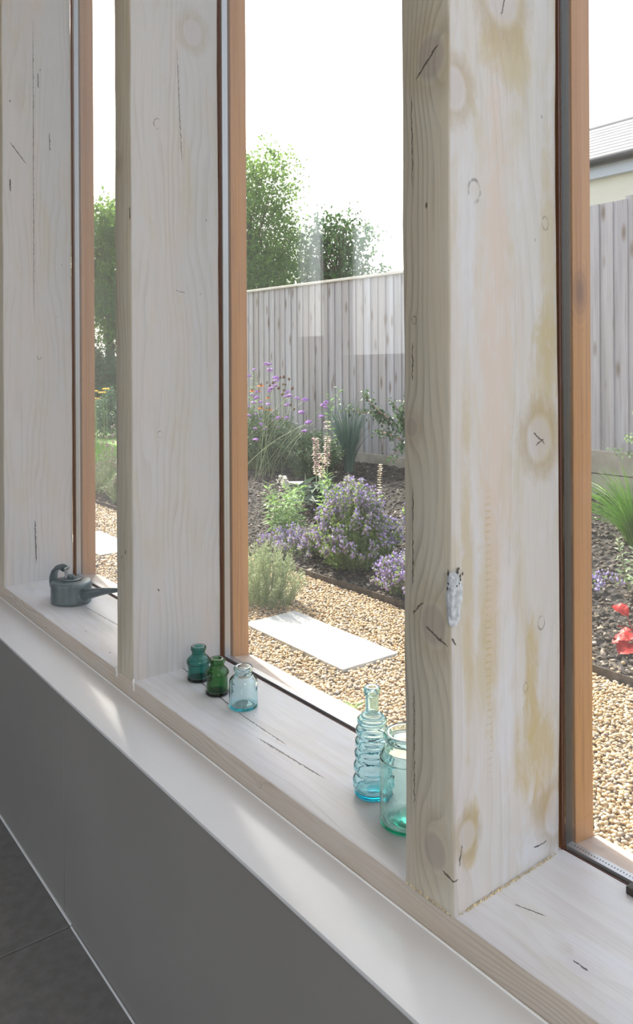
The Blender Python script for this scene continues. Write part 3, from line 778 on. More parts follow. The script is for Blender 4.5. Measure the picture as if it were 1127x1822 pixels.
# edging strip and soil bed
ed = empty('steel_edging', (-3.6, 2.972, GZ), 'thin dark metal edging strip between gravel and soil', 'edging')
bm = bmesh.new(); pr = []
for i in range(106):
    x_ = -9.68+i*.11; yy = 2.972+.006*pnoise(Vector((x_*1.3, 0, 0)))+.004*pnoise(Vector((x_*6, 2, 0))); zz = GZ+.032+.005*pnoise(Vector((x_*2.2, 5, 0)))
    pr.append([bm.verts.new((x_+3.6, yy-2.972+dy, z_-GZ)) for dy, z_ in ((0, GZ-.05), (0, zz), (.0045, zz), (.0045, GZ-.05))])
for a, b in zip(pr, pr[1:]):
    for j in range(3): bm.faces.new((a[j], b[j], b[j+1], a[j+1]))
bmesh.ops.recalc_face_normals(bm, faces=bm.faces[:])
bm_obj('strip', bm, M_edge, ed)
bed = empty('planting_bed', (0, 0, 0), 'dark soil planting bed rising to the fence', 'soil bed', kind='structure')
bx = np.linspace(-9.7, 1.8, 560); by = np.linspace(2.978, 5.62, 130)
gx, gy = np.meshgrid(bx, by); gz = np.array([[bed_z(yy) for xx in bx] for yy in by])
for (f_, a_) in ((3.1, .016), (9., .014), (27., .014), (70., .010)):
    for i in range(gz.shape[0]):
        for j in range(gz.shape[1]):
            pass
            gz[i, j] += a_*pnoise(Vector((gx[i, j]*f_, gy[i, j]*f_, f_)))*min(1, (gy[i, j]-2.97)*9+.15)
V = np.stack([gx.ravel(), gy.ravel(), gz.ravel()], 1); W_ = len(bx); H_ = len(by)
ii = (np.arange(H_-1)[:, None]*W_+np.arange(W_-1)[None]).ravel()
np_mesh('soil', V, np.stack([ii, ii+1, ii+1+W_, ii+W_], 1), 4, M_soil, bed)
box('subsoil', (-9.7, 1.8, 2.98, 5.62, -.36, -.16), M_soil, bed)
n = 30000; x = -8.3+RS.rand(n)*7.2; y = 2.985+RS.rand(n)**1.3*2.5; s = .004+.013*RS.rand(n)**2.6
def soil_at(x, y):
    fi = (y-by[0])/(by[1]-by[0]); fj = (x-bx[0])/(bx[1]-bx[0])
    return gz[np.clip(fi.round().astype(int), 0, H_-1), np.clip(fj.round().astype(int), 0, W_-1)]
part('clod', stones(np.stack([x, y, soil_at(x, y)+s*.3], 1), s, jit=.3), 3, M_clod, bed)
n = 500; x = -3.0+RS.rand(n)*2; y = 2.985+RS.rand(n)**1.6*.5
part('stone', stones(np.stack([x, y, soil_at(x, y)+.004], 1), .004+.008*RS.rand(n)**2), 3, M_peb, bed, smooth=True)

# ------------------------------------------------------------------ fence
def fencemat():
    q = N('fence_board'); o = q.obj(); oi = q.n('ShaderNodeObjectInfo')
    off = q.n('ShaderNodeCombineXYZ'); q.put(off.inputs[0], q.math('MULTIPLY', oi.outputs['Random'], 50)); q.put(off.inputs[2], q.math('MULTIPLY', oi.outputs['Random'], 31))
    ad = q.n('ShaderNodeVectorMath', operation='ADD'); q.put(ad.inputs[0], o); q.put(ad.inputs[1], off.outputs[0]); v = ad.outputs[0]
    g = q.noise(q.scale(v, (60, 60, 1.6)), 1, 4, .6); g2 = q.noise(q.scale(v, (14, 14, .5)), 1, 3)
    c = q.mix(q.rng(g2, .35, .65), (.37, .36, .38), (.50, .495, .53))
    c = q.mix(q.rng(oi.outputs['Random'], 0, 1, 0, .5), c, (.34, .285, .24))
    c = q.mix(q.math('MULTIPLY', q.rng(g, .48, .75), .5), c, (.17, .145, .13))
    vo = q.n('ShaderNodeTexVoronoi'); q.put(vo.inputs['Vector'], q.scale(v, (9, 9, 3.0))); vo.inputs['Scale'].default_value = 1
    c = q.mix(q.math('MULTIPLY', q.rng(vo.outputs['Distance'], .26, .08), .8), c, (.16, .11, .075))
    return q.done(q.bsdf(c, .8, q.bump(g, .4, .002), 0, .2))
M_board = fencemat(); M_cap = plain('fence_cap', (.60, .56, .50), .8, var=.1, vs=5)
M_gb = plain('gravel_board', (.36, .33, .28), .85, var=.2, vs=6)
FY = 5.5
def boards(root, x0, x1, topf, zb, pitch=.118):
    x = x0; bmesh_cache = {}; i = 0
    while x < x1:
        zt = topf(x+pitch/2)
        bm = bmesh.new(); w_ = .136
        P = [(0, 0), (w_, -.007), (w_, -.022), (0, -.008)]
        a = [bm.verts.new((p[0]-w_/2, p[1], zb-zt)) for p in P]; b = [bm.verts.new((p[0]-w_/2, p[1], 0)) for p in P]
        for j in range(4): bm.faces.new((a[j], a[(j+1) % 4], b[(j+1) % 4], b[j]))
        bm.faces.new(a[::-1]); bm.faces.new(b); bmesh.ops.recalc_face_normals(bm, faces=bm.faces[:])
        o = bm_obj('board', bm, M_board, root)
        o.location = (x+w_/2-root.location.x, FY+.001*(i % 3)-root.location.y, zt-root.location.z)
        x += pitch*(1+.12*(random.Random(i).random()-.5)); i += 1
f1 = empty('garden_fence', (-6.8, FY, .1), 'long weathered board fence with a capping rail, behind the flower bed', 'fence')
topL = lambda x: 2.156-(x+8.6)*.0133
boards(f1, -9.6, -4.80, topL, .27)
box('cap_rail', (-9.65+6.8, -4.755+6.8, -.045, .03, 0, .028), M_cap, f1, .003, 1)
c_ = f1.children[-1]; c_.location = (0, 0, topL(-6.8)-.1); c_.rotation_euler = (0, .0133, 0)
box('gravel_board', (-9.6+6.8, -4.755+6.8, -.03, .0, -.12, .168), M_gb, f1, .004, 1)
f2 = empty('garden_fence', (-3, FY, .15), 'higher stepped board fence with two gravel boards, below the roof', 'fence')
topR = lambda x: 2.437 if x < -3.28 else 2.462
boards(f2, -4.66, -1.2, topR, .515)
for a, b in ((.02, .19), (.195, .362)):
    box('gravel_board', (-4.68+3, -1.2+3, -.034, .0, a-.02, b), M_gb, f2, .004, 1)
for x_ in (-4.70,):
    box('fence_post', (x_-.05+3, x_+.05+3, .005, .1, -.4, 2.25), M_board, f2, .004, 1)
for x_ in (-9.55, -7.3, -5.3):
    box('fence_post', (x_-.05+6.8, x_+.05+6.8, .001, .1, -.4, 1.95), M_board, f1, .004, 1)

# ------------------------------------------------------------------ neighbour's building behind the fence
M_roof = islandmat('roof_slate', [(0, (.26, .26, .29)), (.5, (.34, .34, .37)), (1, (.38, .38, .40))], .5)
M_render = plain('cream_render', (.62, .59, .50), .8, var=.04, vs=2)
M_gut = plain('gutter_black', (.012, .012, .014), .3)
M_ltrim = plain('soffit_board', (.42, .45, .50), .5)
nb = empty('outbuilding', (-3.6, 9, .856), 'cream rendered outbuilding with pale slate roof and black gutter, over the fence', 'building')
def nbx(name, d, m, bev=0, par=None):
    return box(name, (d[0]+3.6, d[1]+3.6, d[2]-9, d[3]-9, d[4]+.3, d[5]+.3), m, par or nb, bev, 1)
nbx('wall', (-7.2, 0.5, 9.15, 12.9, -1.51, 2.60), M_render)
nbx('fascia', (-7.35, .65, 9.06, 9.149, 2.46, 2.60), M_ltrim)
gt = bm_obj('gutter', tube_bm([(-3.8, -.0, 2.955), (4.25, -.0, 2.955)], .062, 10), M_gut, nb, smooth=60)
# slates in overlapping courses
sl = math.atan2(.92, 1.5); Vs = []; Fs = []; off = 0; B = []
for r in range(11):
    for c in range(33):
        x_ = -7.4+c*.25+(.125 if r % 2 else 0); t0 = r*.16
        for (dt, dz) in ((0, .012),):
            p0 = (9.02+t0*math.cos(sl), 2.66+t0*math.sin(sl)); p1 = (9.02+(t0+.21)*math.cos(sl), 2.66+(t0+.21)*math.sin(sl)-.004)
            v = []
            for xx in (x_+.003, x_+.247):
                v += [(xx+3.6, p0[0]-9, p0[1]+.3+.014), (xx+3.6, p1[0]-9, p1[1]+.3+.004), (xx+3.6, p1[0]-9, p1[1]+.3-.006), (xx+3.6, p0[0]-9, p0[1]+.3+.002)]
            Vs += v; Fs += [[off+a for a in f] for f in ((0, 1, 2, 3), (4, 7, 6, 5), (0, 4, 5, 1), (0, 3, 7, 4), (2, 6, 7, 3), (1, 5, 6, 2))]; off += 8
o = np_mesh('slate', np.array(Vs), np.array(Fs), 4, M_roof, nb); o['kind'] = 'stuff'
bm = bmesh.new()
pr = [(9.05, 2.64), (10.55, 3.56), (10.8, 3.56), (12.95, 2.64), (12.95, 2.6), (9.05, 2.6)]
va = [bm.verts.new((-7.4+3.6, p[0]-9, p[1]+.3)) for p in pr]; vb = [bm.verts.new((.9+3.6, p[0]-9, p[1]+.3)) for p in pr]
for j in range(6): bm.faces.new((va[j], vb[j], vb[(j+1) % 6], va[(j+1) % 6]))
bm.faces.new(va[::-1]); bm.faces.new(vb); bmesh.ops.recalc_face_normals(bm, faces=bm.faces[:])
bm_obj('roof', bm, plain('roof_under', (.5, .5, .5), .7), nb)
bm_obj('ridge_tile', tube_bm([(-3.85, 1.62, 3.93), (4.5, 1.62, 3.93)], .05, 8), M_roof, nb, smooth=60)

# ------------------------------------------------------------------ trees
M_bark = plain('bark', (.12, .09, .065), .9, var=.4, vs=20, bump=.6, bs=40)
def tree(name, base, crowns, nleaf, L, mats, lab, cat_='tree', trunk=True, grp=None, density=1.0):
    root = empty(name, base, lab, cat_, grp)
    crowns = [tuple(c)+(1,)*(7-len(c)) for c in crowns]
    if trunk:
        bx_, by_, bz_ = base; top = crowns[0]
        tp = [(0, 0, -.1)]+[((top[0]-bx_)*t+.08*math.sin(t*7), (top[1]-by_)*t, (top[2]+top[5]*.6-bz_)*t) for t in (.2, .4, .6, .8, 1)]
        bm_obj('trunk', tube_bm(tp, [.13, .12, .10, .075, .05, .02], 8), M_bark, root, smooth=60)
        n = len(crowns)*16
        c = np.array([crowns[i % len(crowns)] for i in range(n)])
        e = c[:, :3]+U3(n)*c[:, 3:6]*.85
        st = np.array([[bx_+(top[0]-bx_)*.5, by_+(top[1]-by_)*.5, bz_+(top[2]-bz_)*.6]]*n)+U3(n, .15)
        st[:, 2] = np.minimum(e[:, 2]-.1, bz_+(e[:, 2]-bz_)*.6)
        V, Fa, _ = strands(st, e, U3(n, .15), .022, .004, 5); part('branch', (V, Fa), 4, M_bark, root)
    vols = np.array([c[3]*c[4]*c[5]*(c[6] if len(c) > 6 else 1) for c in crowns]); vols /= vols.sum()
    idx = RS.choice(len(crowns), nleaf, p=vols); C = np.array([c[:6] for c in crowns])[idx]
    # leaves gather in twiggy clumps so that the sky shows between them
    ncl = max(20, nleaf//26); ci = RS.choice(len(crowns), ncl, p=vols); CC = np.array([c[:6] for c in crowns])[ci]
    d = RS.randn(ncl, 3); d /= np.linalg.norm(d, axis=1, keepdims=True); cc = CC[:, :3]+d*CC[:, 3:6]*(RS.rand(ncl, 1)**.45)
    k = RS.randint(ncl, size=nleaf); P = cc[k]+RS.randn(nleaf, 3)*np.array([.13, .13, .14])*density
    D = RS.randn(nleaf, 3)+np.array([.2, 0, -.2])+(P-C[:, :3])*.4
    part('foliage', leaves(P, D, L*(.7+.6*RS.rand(nleaf)), L*.5*(.7+.6*RS.rand(nleaf))), 4, mats, root)
    return root
M_leafA = leafmat('leaf_tree', (.055, .12, .03), (.14, .25, .06), .45, tcol=(.30, .48, .08))
M_leafB = leafmat('leaf_dark', (.045, .10, .03), (.11, .20, .06), .4)
M_leafC = leafmat('leaf_hedge', (.045, .10, .04), (.10, .18, .07), .4)
tree('leafy_tree', (-13.9, 9.0, -.36), [(-13.9, 9, 3.4, 1.35, 1.0, 1.7), (-13.3, 9, 4.9, .75, .8, .9), (-12.95, 9, 3.2, .75, .8, 1.3), (-14.6, 9, 4.9, .9, .8, 1.1), (-14.0, 9.2, 1.5, 1.3, 1.0, 1.4)],
     26000, .095, M_leafA, 'big green tree above the left end of the capped fence')
tree('leafy_tree', (-11.0, 9.0, -.36), [(-10.85, 9, 3.35, .55, .6, .62), (-11.5, 9, 3.2, .55, .5, .8), (-11.15, 9, 3.85, .35, .4, .42, .3), (-10.8, 9, 2.6, .9, .6, .6)],
     5200, .095, M_leafB, 'smaller thin tree just right of the big tree behind the fence')
tree('garden_tree', (-19.2, 8.1, -.36), [(-18.9, 8.0, 3.7, 1.6, .85, 1.45), (-19.2, 8.0, 4.75, 1.7, .8, .95), (-18.9, 8.2, 2.7, 1.8, .7, .8)],
     15000, .125, M_leafA, 'tall tree in the left window rising over the dark hedge')
tree('dark_hedge', (-19.0, 7.3, -.36), [(-19.2, 7.3, .75, 2.0, .45, 1.15), (-17.6, 7.3, .6, 1.0, .4, 1.0), (-19.6, 7.2, 1.5, 1.3, .35, .6)],
     17000, .11, M_leafC, 'dark bushy hedge at the end of the lawn in the left window', 'hedge', trunk=False)
tree('round_shrub', (-14.4, 5.95, -.13), [(-14.4, 5.95, .22, .55, .45, .33), (-14.7, 6.3, .35, .5, .35, .42)], 3600, .07, leafmat('leaf_blue', (.06, .12, .07), (.13, .21, .12), .4),
     'low bluish shrub at the far edge of the lawn before the hedge', 'shrub', trunk=False, density=.4)

# ------------------------------------------------------------------ shrubs and flowers
M_stem = plain('green_stem', (.20, .30, .10), .6); M_stem2 = plain('pale_stem', (.34, .42, .24), .6)
M_purple = leafmat('purple_flower', (.40, .32, .66), (.68, .58, .82), .4)
M_spent = leafmat('spent_floret', (.34, .30, .34), (.60, .52, .58), .35)
M_lilac = leafmat('lilac_flower', (.46, .22, .62), (.66, .40, .80), .35)
def bush(name, base, r, h, nstem, nleaf, L, Wd, mat, lab, up=1.2, splay=1.0, cat_='shrub', grp=None, r2=None, lean=(0, 0), w=.0018, label_part=None, foot=.45, hz=.45):
    """stems from the base with leaves all along"""
    base = np.array(base); root = empty(name, base, lab, cat_, grp)
    a = RS.rand(nstem)*2*np.pi; q_ = RS.rand(nstem)**.6
    e = np.stack([np.cos(a)*q_*r+lean[0]*q_, np.sin(a)*q_*(r2 or r)+lean[1]*q_, h*(1-hz*q_**2*splay)*(.8+.3*RS.rand(nstem))], 1)
    P0 = base+np.stack([np.cos(a)*q_*r*foot, np.sin(a)*q_*(r2 or r)*foot, np.zeros(nstem)-.01], 1)
    bend = np.stack([-e[:, 0]*.0, e[:, 1]*0, e[:, 2]*.10*q_], 1)
    V, Fa, C = strands(P0, base+e, bend, w, w*.45, 6)
    part('stem', (V, Fa), 4, M_stem, root)
    t = RS.rand(nleaf)**.7*6; i = RS.randint(nstem, size=nleaf); k0 = np.minimum(t.astype(int), 5); fr_ = (t-k0)[:, None]
    P = C[i, k0]*(1-fr_)+C[i, k0+1]*fr_; T = C[i, k0+1]-C[i, k0]; T /= np.maximum(np.linalg.norm(T, axis=1, keepdims=True), 1e-6)
    D = T*up+RS.randn(nleaf, 3)*.75
    part('foliage', leaves(P, D, L*(.6+.7*RS.rand(nleaf)), Wd*(.7+.5*RS.rand(nleaf))), 4, mat, root, label=label_part)
    return root, C, e
def florets(root, C, k0, per, size, mat, spread=.012, name='flower', sel=None, squash=1.2):
    """clusters of buds along the last part of each stem"""
    n = len(C); sel = np.arange(n) if sel is None else sel
    Ps = []
    for i in sel:
        t = k0+(1-k0)*RS.rand(per); t = np.round(t*7)/7*.85+t*.15
        s_ = t*6; a = np.minimum(s_.astype(int), 5); f = (s_-a)[:, None]
        Ps.append(C[i, a]*(1-f)+C[i, a+1]*f+RS.randn(per, 3)*spread)
    P = np.concatenate(Ps)
    part(name, blobs(P, size*(.6+.8*RS.rand(len(P))), squash), 3, mat, root)
bz = bed_z
# grey-green bush on the gravel beside the slab
M_gg = leafmat('leaf_greygreen', (.24, .30, .16), (.40, .46, .27), .35)
bush('grey_shrub', (-3.66, 2.45, GZ), .31, .31, 240, 11000, .020, .0045, M_gg, 'low grey-green needle-leaved bush on the gravel touching the slab', up=1.5, splay=1.2, r2=.21, foot=.6)
# catmint, the big one in the centre
M_cat = leafmat('leaf_catmint', (.12, .20, .08), (.26, .36, .15), .45, tcol=(.40, .55, .10))
rt, C, e = bush('catmint', (-3.83, 3.27, bz(3.27)), .40, .52, 230, 10500, .024, .015, M_cat, 'large mounded catmint with pale purple flower spikes in the centre', up=.5, r2=.30, foot=.55, hz=.75)
florets(rt, C, .80, 11, .0062, M_purple, .010, sel=np.arange(0, 230)); florets(rt, C, .74, 9, .0055, M_spent, .011, name='faded_flower')
rt, C, e = bush('catmint', (-4.33, 3.18, bz(3.18)), .40, .17, 80, 1500, .020, .012, M_cat, 'sprawling catmint spilling left of the central mound towards the edging', up=.5, r2=.20, hz=.6)
florets(rt, C, .6, 12, .0060, M_purple, .010); florets(rt, C, .5, 8, .0055, M_spent, .011, name='faded_flower')
rt, C, e = bush('catmint', (-3.17, 3.12, bz(3.12)), .30, .22, 110, 2100, .022, .013, M_cat, 'dense purple catmint in front at the post, hanging over the edging', up=.5, r2=.20, hz=.6)
florets(rt, C, .5, 17, .0062, M_purple, .012); florets(rt, C, .45, 10, .0055, M_spent, .012, name='faded_flower')
rt, C, e = bush('catmint', (-3.42, 3.62, bz(3.62)), .30, .46, 80, 2300, .024, .014, M_cat, 'tall purple-spiked catmint behind the mound, beside the post', up=.6, r2=.2)
florets(rt, C, .66, 13, .0060, M_purple, .011); florets(rt, C, .6, 9, .0055, M_spent, .012, name='faded_flower')
rt, C, e = bush('catmint', (-2.42, 3.80, bz(3.8)), .15, .07, 22, 160, .018, .012, M_cat, 'tiny purple-flowered plant on bare soil in the right window', up=.4)
florets(rt, C, .5, 10, .006, M_purple, .01)
# leafy upright perennials
M_lime = leafmat('leaf_lime', (.14, .27, .09), (.28, .42, .19), .45, tcol=(.30, .48, .12))
def leafy(base, n, h, r, L, lab, mat=M_lime, per=26):
    base = np.array(base); root = empty('leafy_perennial', base, lab, 'plant')
    a = RS.rand(n)*2*np.pi; q_ = RS.rand(n)**.5
    e = base+np.stack([np.cos(a)*q_*r, np.sin(a)*q_*r*.8, h*(.7+.35*RS.rand(n))], 1)
    V, Fa, C = strands(base+np.stack([np.cos(a)*q_*r*.4, np.sin(a)*q_*r*.35, np.zeros(n)-.01], 1), e, U3(n, .012), .003, .0015, 6)
    part('stem', (V, Fa), 4, M_stem, root)
    Ps, Ds, Ls = [], [], []
    for i in range(n):
        for j in range(per):
            t = .15+.85*j/per; s_ = t*6-1e-6; k0 = int(s_); f = s_-k0
            p = C[i, k0]*(1-f)+C[i, min(6, k0+1)]*f; an = j*2.4
            el = .25+.9*(t**4)
            Ps.append(p); Ds.append((math.cos(an), math.sin(an), el)); Ls.append(L*(1-.45*t))
    part('foliage', leaves(Ps, np.array(Ds)+RS.randn(len(Ds), 3)*.12, np.array(Ls), np.array(Ls)*.25, .35), 4, mat, root)
    return root
leafy((-4.70, 3.36, bz(3.36)), 13, .38, .20, .115, 'bright green leafy plant with narrow leaves, left of the catmint')
leafy((-4.66, 3.72, bz(3.72)), 4, .42, .10, .11, 'taller bright green leafy stems behind the left leafy plant')
leafy((-3.95, 4.0, bz(4.0)), 6, .34, .12, .08, 'bright green leafy tuft beside the near post behind the catmint')
leafy((-2.20, 3.84, bz(3.84)), 9, .30, .13, .075, 'grey-green leafy plant at the right edge behind the red leaves', leafmat('leaf_soft', (.20, .30, .16), (.36, .46, .28), .4))
# acanthus: leaves at the foot and stacked hooded flower spikes
M_brc = leafmat('bract', (.40, .24, .28), (.80, .68, .58), .4); M_brc2 = leafmat('bract_pale', (.55, .44, .34), (.85, .75, .62), .4)
M_acl = leafmat('leaf_acanthus', (.06, .11, .07), (.20, .26, .20), .25, .3)
ac = empty('acanthus', (-5.15, 4.0, bz(4.0)), 'acanthus with tall stacked pinkish hooded flower spikes behind the catmint', 'flower plant')
base = np.array(ac.location)
sp_ = [((-5.16, 4.10), .74, M_brc), ((-5.24, 4.05), .60, M_brc), ((-5.08, 3.98), .50, M_brc2)]
for (bx_, by_), h, mt in sp_:
    b = np.array([[bx_, by_, bz(by_)-.02]]); e = b+np.array([[.02*RS.randn(), .02, h]])
    V, Fa, C = strands(b, e, np.zeros((1, 3)), .006, .003, 6); part('flower_stem', (V, Fa), 4, M_stem2, ac, stuff=False)
    nb_ = int(h*.55/.018); Ps, Ds = [], []
    for j in range(nb_):
        if RS.rand() < .12: continue
        zz = h*.48+j*.018*(h*.52/(nb_*.018))
        for m in range(4):
            an = m*1.571+j*.6; Ps.append(b[0]*(1-zz/h)+e[0]*zz/h+np.array([math.cos(an)*.006, math.sin(an)*.006, 0])); Ds.append((math.cos(an), math.sin(an), .35))
    part('flower', leaves(Ps, Ds, .022+.018*RS.rand(len(Ps)), .020, .45), 4, mt, ac)
n = 46; a = RS.rand(n)*2*np.pi
P = np.tile(base, (n, 1))+np.stack([RS.randn(n)*.08, RS.randn(n)*.06, .03+.10*RS.rand(n)], 1)
part('foliage', leaves(P, np.stack([np.cos(a), np.sin(a), .4+.5*RS.rand(n)], 1), .26, .085, .45), 4, M_acl, ac)
# arching silvery flower sprays either side
M_sil = leafmat('silver_bract', (.45, .44, .40), (.85, .83, .78), .4)
for j, (cx, cy, dx) in enumerate(((-5.30, 3.86, -.30), (-5.02, 4.10, .32))):
    sr = empty('silver_spray', (cx, cy, bz(cy)), ['arching silvery flower spray leaning left of the acanthus', 'arching silvery spray leaning right of the acanthus'][j], 'flower plant')
    b = np.tile(np.array([cx, cy, bz(cy)-.02]), (5, 1)); e = b+np.stack([dx*(.6+.5*RS.rand(5)), RS.randn(5)*.05, .14+.1*RS.rand(5)], 1)
    V, Fa, C = strands(b, e, np.array([[0, 0, .15]]*5)+U3(5, .02), .004, .0015, 6); part('stem', (V, Fa), 4, M_stem2, sr)
    n = 200; i = RS.randint(5, size=n); k0 = RS.randint(2, 6, size=n); f = RS.rand(n, 1)
    P = C[i, k0]*(1-f)+C[i, k0+1]*f
    part('flower', leaves(P, RS.randn(n, 3)+np.array([0, 0, .6]), .026, .014), 4, M_sil, sr)
# lone pale spike rising out of the catmint
ls = empty('pale_spike', (-4.35, 3.95, bz(3.95)), 'single slender pale seed spike rising behind the catmint', 'flower plant')
b = np.array([[-4.35, 3.95, bz(3.95)-.02]]); e = b+np.array([[.02, 0, .47]])
V, Fa, C = strands(b, e, np.zeros((1, 3)), .004, .002, 6); part('stem', (V, Fa), 4, M_stem2, ls, stuff=False)
Ps, Ds = [], []
for j in range(15):
    zz = .20+.27*(j/14)**.8
    for m in range(3): an = m*2.1+j*1.1; Ps.append(b[0]+np.array([.02*zz/.47, 0, zz])); Ds.append((math.cos(an), math.sin(an), .5))
part('flower', leaves(Ps, Ds, .024, .015, .3), 4, M_brc2, ls)
# dense green mound at the back left, thin leafy stems over it
M_mound = leafmat('leaf_mound', (.035, .075, .035), (.10, .16, .08), .35)
rt, C, e = bush('leafy_mound', (-7.15, 4.75, bz(4.75)), .95, .62, 420, 17000, .038, .009, M_mound, 'dense dark green feathery mound at the back left of the bed', up=.7, r2=.35)
rt, C, e = bush('leafy_mound', (-6.25, 4.75, bz(4.75)), .50, .46, 220, 7500, .038, .010, M_mound, 'smaller dark green mound right of the feathery one, under the flowers', up=.7, r2=.3)
leafy((-7.62, 4.9, bz(4.9)), 4, 1.16, .12, .10, 'tall thin leafy shoots at the far left against the fence', leafmat('leaf_shoot', (.14, .24, .10), (.26, .40, .18), .5), 22)
leafy((-6.15, 5.0, bz(5.0)), 3, .86, .10, .13, 'leafy green shoots against the fence right of the purple heads', leafmat('leaf_shoot2', (.14, .26, .10), (.26, .42, .16), .5), 18)
# verbena: thin branching stems with separate purple heads
VERB = [(-6.363, 4.343, 1.209), (-6.688, 4.527, 1.21), (-6.474, 4.422, 1.15), (-6.976, 4.562, 1.155), (-7.099, 4.575, 1.086), (-6.107, 4.239, 1.074), (-6.058, 4.208, 1.048), (-6.793, 4.702, 0.985), (-6.393, 4.356, 0.941), (-6.339, 4.341, 0.966), (-7.278, 4.797, 0.904), (-6.887, 4.482, 0.889), (-7.145, 4.702, 0.849), (-6.742, 4.486, 0.82), (-7.028, 4.583, 0.8), (-6.315, 4.29, 0.817), (-7.19, 4.581, 0.782), (-7.361, 4.721, 0.744), (-6.298, 4.514, 0.93), (-6.447, 4.645, 0.889), (-6.444, 4.603, 0.882), (-5.768, 4.238, 0.889), (-6.203, 4.655, 0.852), (-6.37, 4.555, 0.799), (-5.898, 4.381, 0.748), (-5.31, 4.219, 0.867), (-5.959, 4.719, 0.784), (-5.688, 4.484, 0.822), (-5.913, 4.631, 0.702), (-7.204, 4.727, 0.667), (-7.193, 4.628, 0.65), (-7.14, 4.753, 0.612), (-6.356, 4.437, 0.675), (-6.555, 4.681, 0.655), (-6.701, 4.467, 0.596), (-7.068, 4.761, 0.558), (-6.781, 4.727, 0.541), (-5.625, 4.258, 0.676), (-5.714, 4.282, 0.589), (-6.602, 4.33, 0.448), (-6.784, 4.779, 0.237), (-6.813, 4.462, 0.543), (-6.812, 4.576, 0.535)]
OR = [(-7.376, 4.79, 0.926), (-7.332, 4.852, 0.921), (-7.236, 4.816, 0.986), (-7.215, 4.805, 0.739), (-7.169, 4.876, 0.72), (-7.183, 4.875, 0.848), (-7.726, 4.971, 0.668), (-7.573, 4.905, 0.53), (-7.322, 4.979, 0.575)]
BR = [(-7.392, 5.007, 1.008), (-7.33, 5.047, 1.004), (-7.254, 4.951, 0.975), (-6.865, 4.799, 0.957), (-7.063, 5.008, 1.073), (-7.008, 5.039, 1.051), (-7.09, 5.021, 0.993), (-6.91, 4.921, 0.993), (-6.845, 4.964, 0.95), (-6.789, 4.813, 0.936), (-7.119, 4.999, 1.069), (-6.973, 4.922, 0.883), (-6.868, 4.835, 0.63), (-6.549, 4.769, 0.747), (-6.934, 5.006, 0.768)]
def headmesh(n, r, mat, dome=.55, size=.010):
    d = RS.randn(n, 3); d /= np.linalg.norm(d, axis=1, keepdims=True); d[:, 2] = np.abs(d[:, 2])*dome
    V, Fa = blobs(d*r, np.full(n, size), 1)
    me = bpy.data.meshes.new('flower_head'); me.from_pydata(V.tolist(), [], Fa.tolist()); me.materials.append(mat); return me
hv = [headmesh(30, .021, M_lilac, .55, .0085) for _ in range(3)]
vr = empty('verbena', (-7.1, 4.55, bz(4.55)), 'tall airy verbena with round purple flower heads on thin stems', 'flower plant')
A = np.array(VERB); n = len(A)
orig = np.array([(-7.55+.18*RS.randn(), 4.62+.08*RS.randn(), bz(4.6)-.02) if a[0] < -6.2 and i % 3 else (-6.75+.15*RS.randn(), 4.5+.06*RS.randn(), bz(4.5)-.02) for i, a in enumerate(A)])
V, Fa, C = strands(orig, A, np.stack([(A[:, 0]-orig[:, 0])*-.06, np.zeros(n), np.full(n, .03)], 1), .0027, .0016, 8)
part('stem', (V, Fa), 4, M_stem2, vr)
for i, a in enumerate(A):
    o = link('flower_head', hv[i % 3], vr, Vector(a)-vr.location); sc_ = RS.uniform(.8, 1.35); o.scale = (sc_,)*3; o.rotation_euler = (RS.randn()*.2, RS.randn()*.2, RS.rand()*6)
# helenium: orange daisies and brown seed heads
M_org = leafmat('orange_petal', (.62, .16, .04), (.80, .30, .06), .4); M_brn = plain('seed_head', (.16, .075, .04), .8, var=.3, vs=80)
hl = empty('helenium', (-7.2, 4.95, bz(4.95)), 'helenium with orange-red daisies and brown seed heads behind the verbena', 'flower plant')
A = np.array(OR+BR); n = len(A); orig = A.copy(); orig[:, 2] = bz(4.95)-.02; orig[:, 0] = orig[:, 0]*.5-7.2*.5
V, Fa, C = strands(orig, A, U3(n, .02), .0035, .002, 6); part('stem', (V, Fa), 4, M_stem, hl)
cone = lathe_bm([(0, -.012), (.010, -.010), (.014, 0), (.012, .012), (.005, .020), (0, .021)], 12)
cme = bpy.data.meshes.new('seed_head'); cone.to_mesh(cme); cone.free(); cme.materials.append(M_brn); shade(cme, 60)
k = 14; an = np.arange(k)*2*np.pi/k
V, Fa = leaves(np.stack([np.cos(an)*.010, np.sin(an)*.010, np.zeros(k)], 1), np.stack([np.cos(an), np.sin(an), -.45+.0*an], 1), .030, .014, .2)
pme = bpy.data.meshes.new('petals'); pme.from_pydata(V.tolist(), [], Fa.tolist()); pme.materials.append(M_org)
for i, a in enumerate(A):
    o = link('seed_head', cme, hl, Vector(a)-hl.location); sc_ = RS.uniform(.8, 1.25); o.scale = (sc_,)*3
    if i < len(OR): link('petals', pme, o)
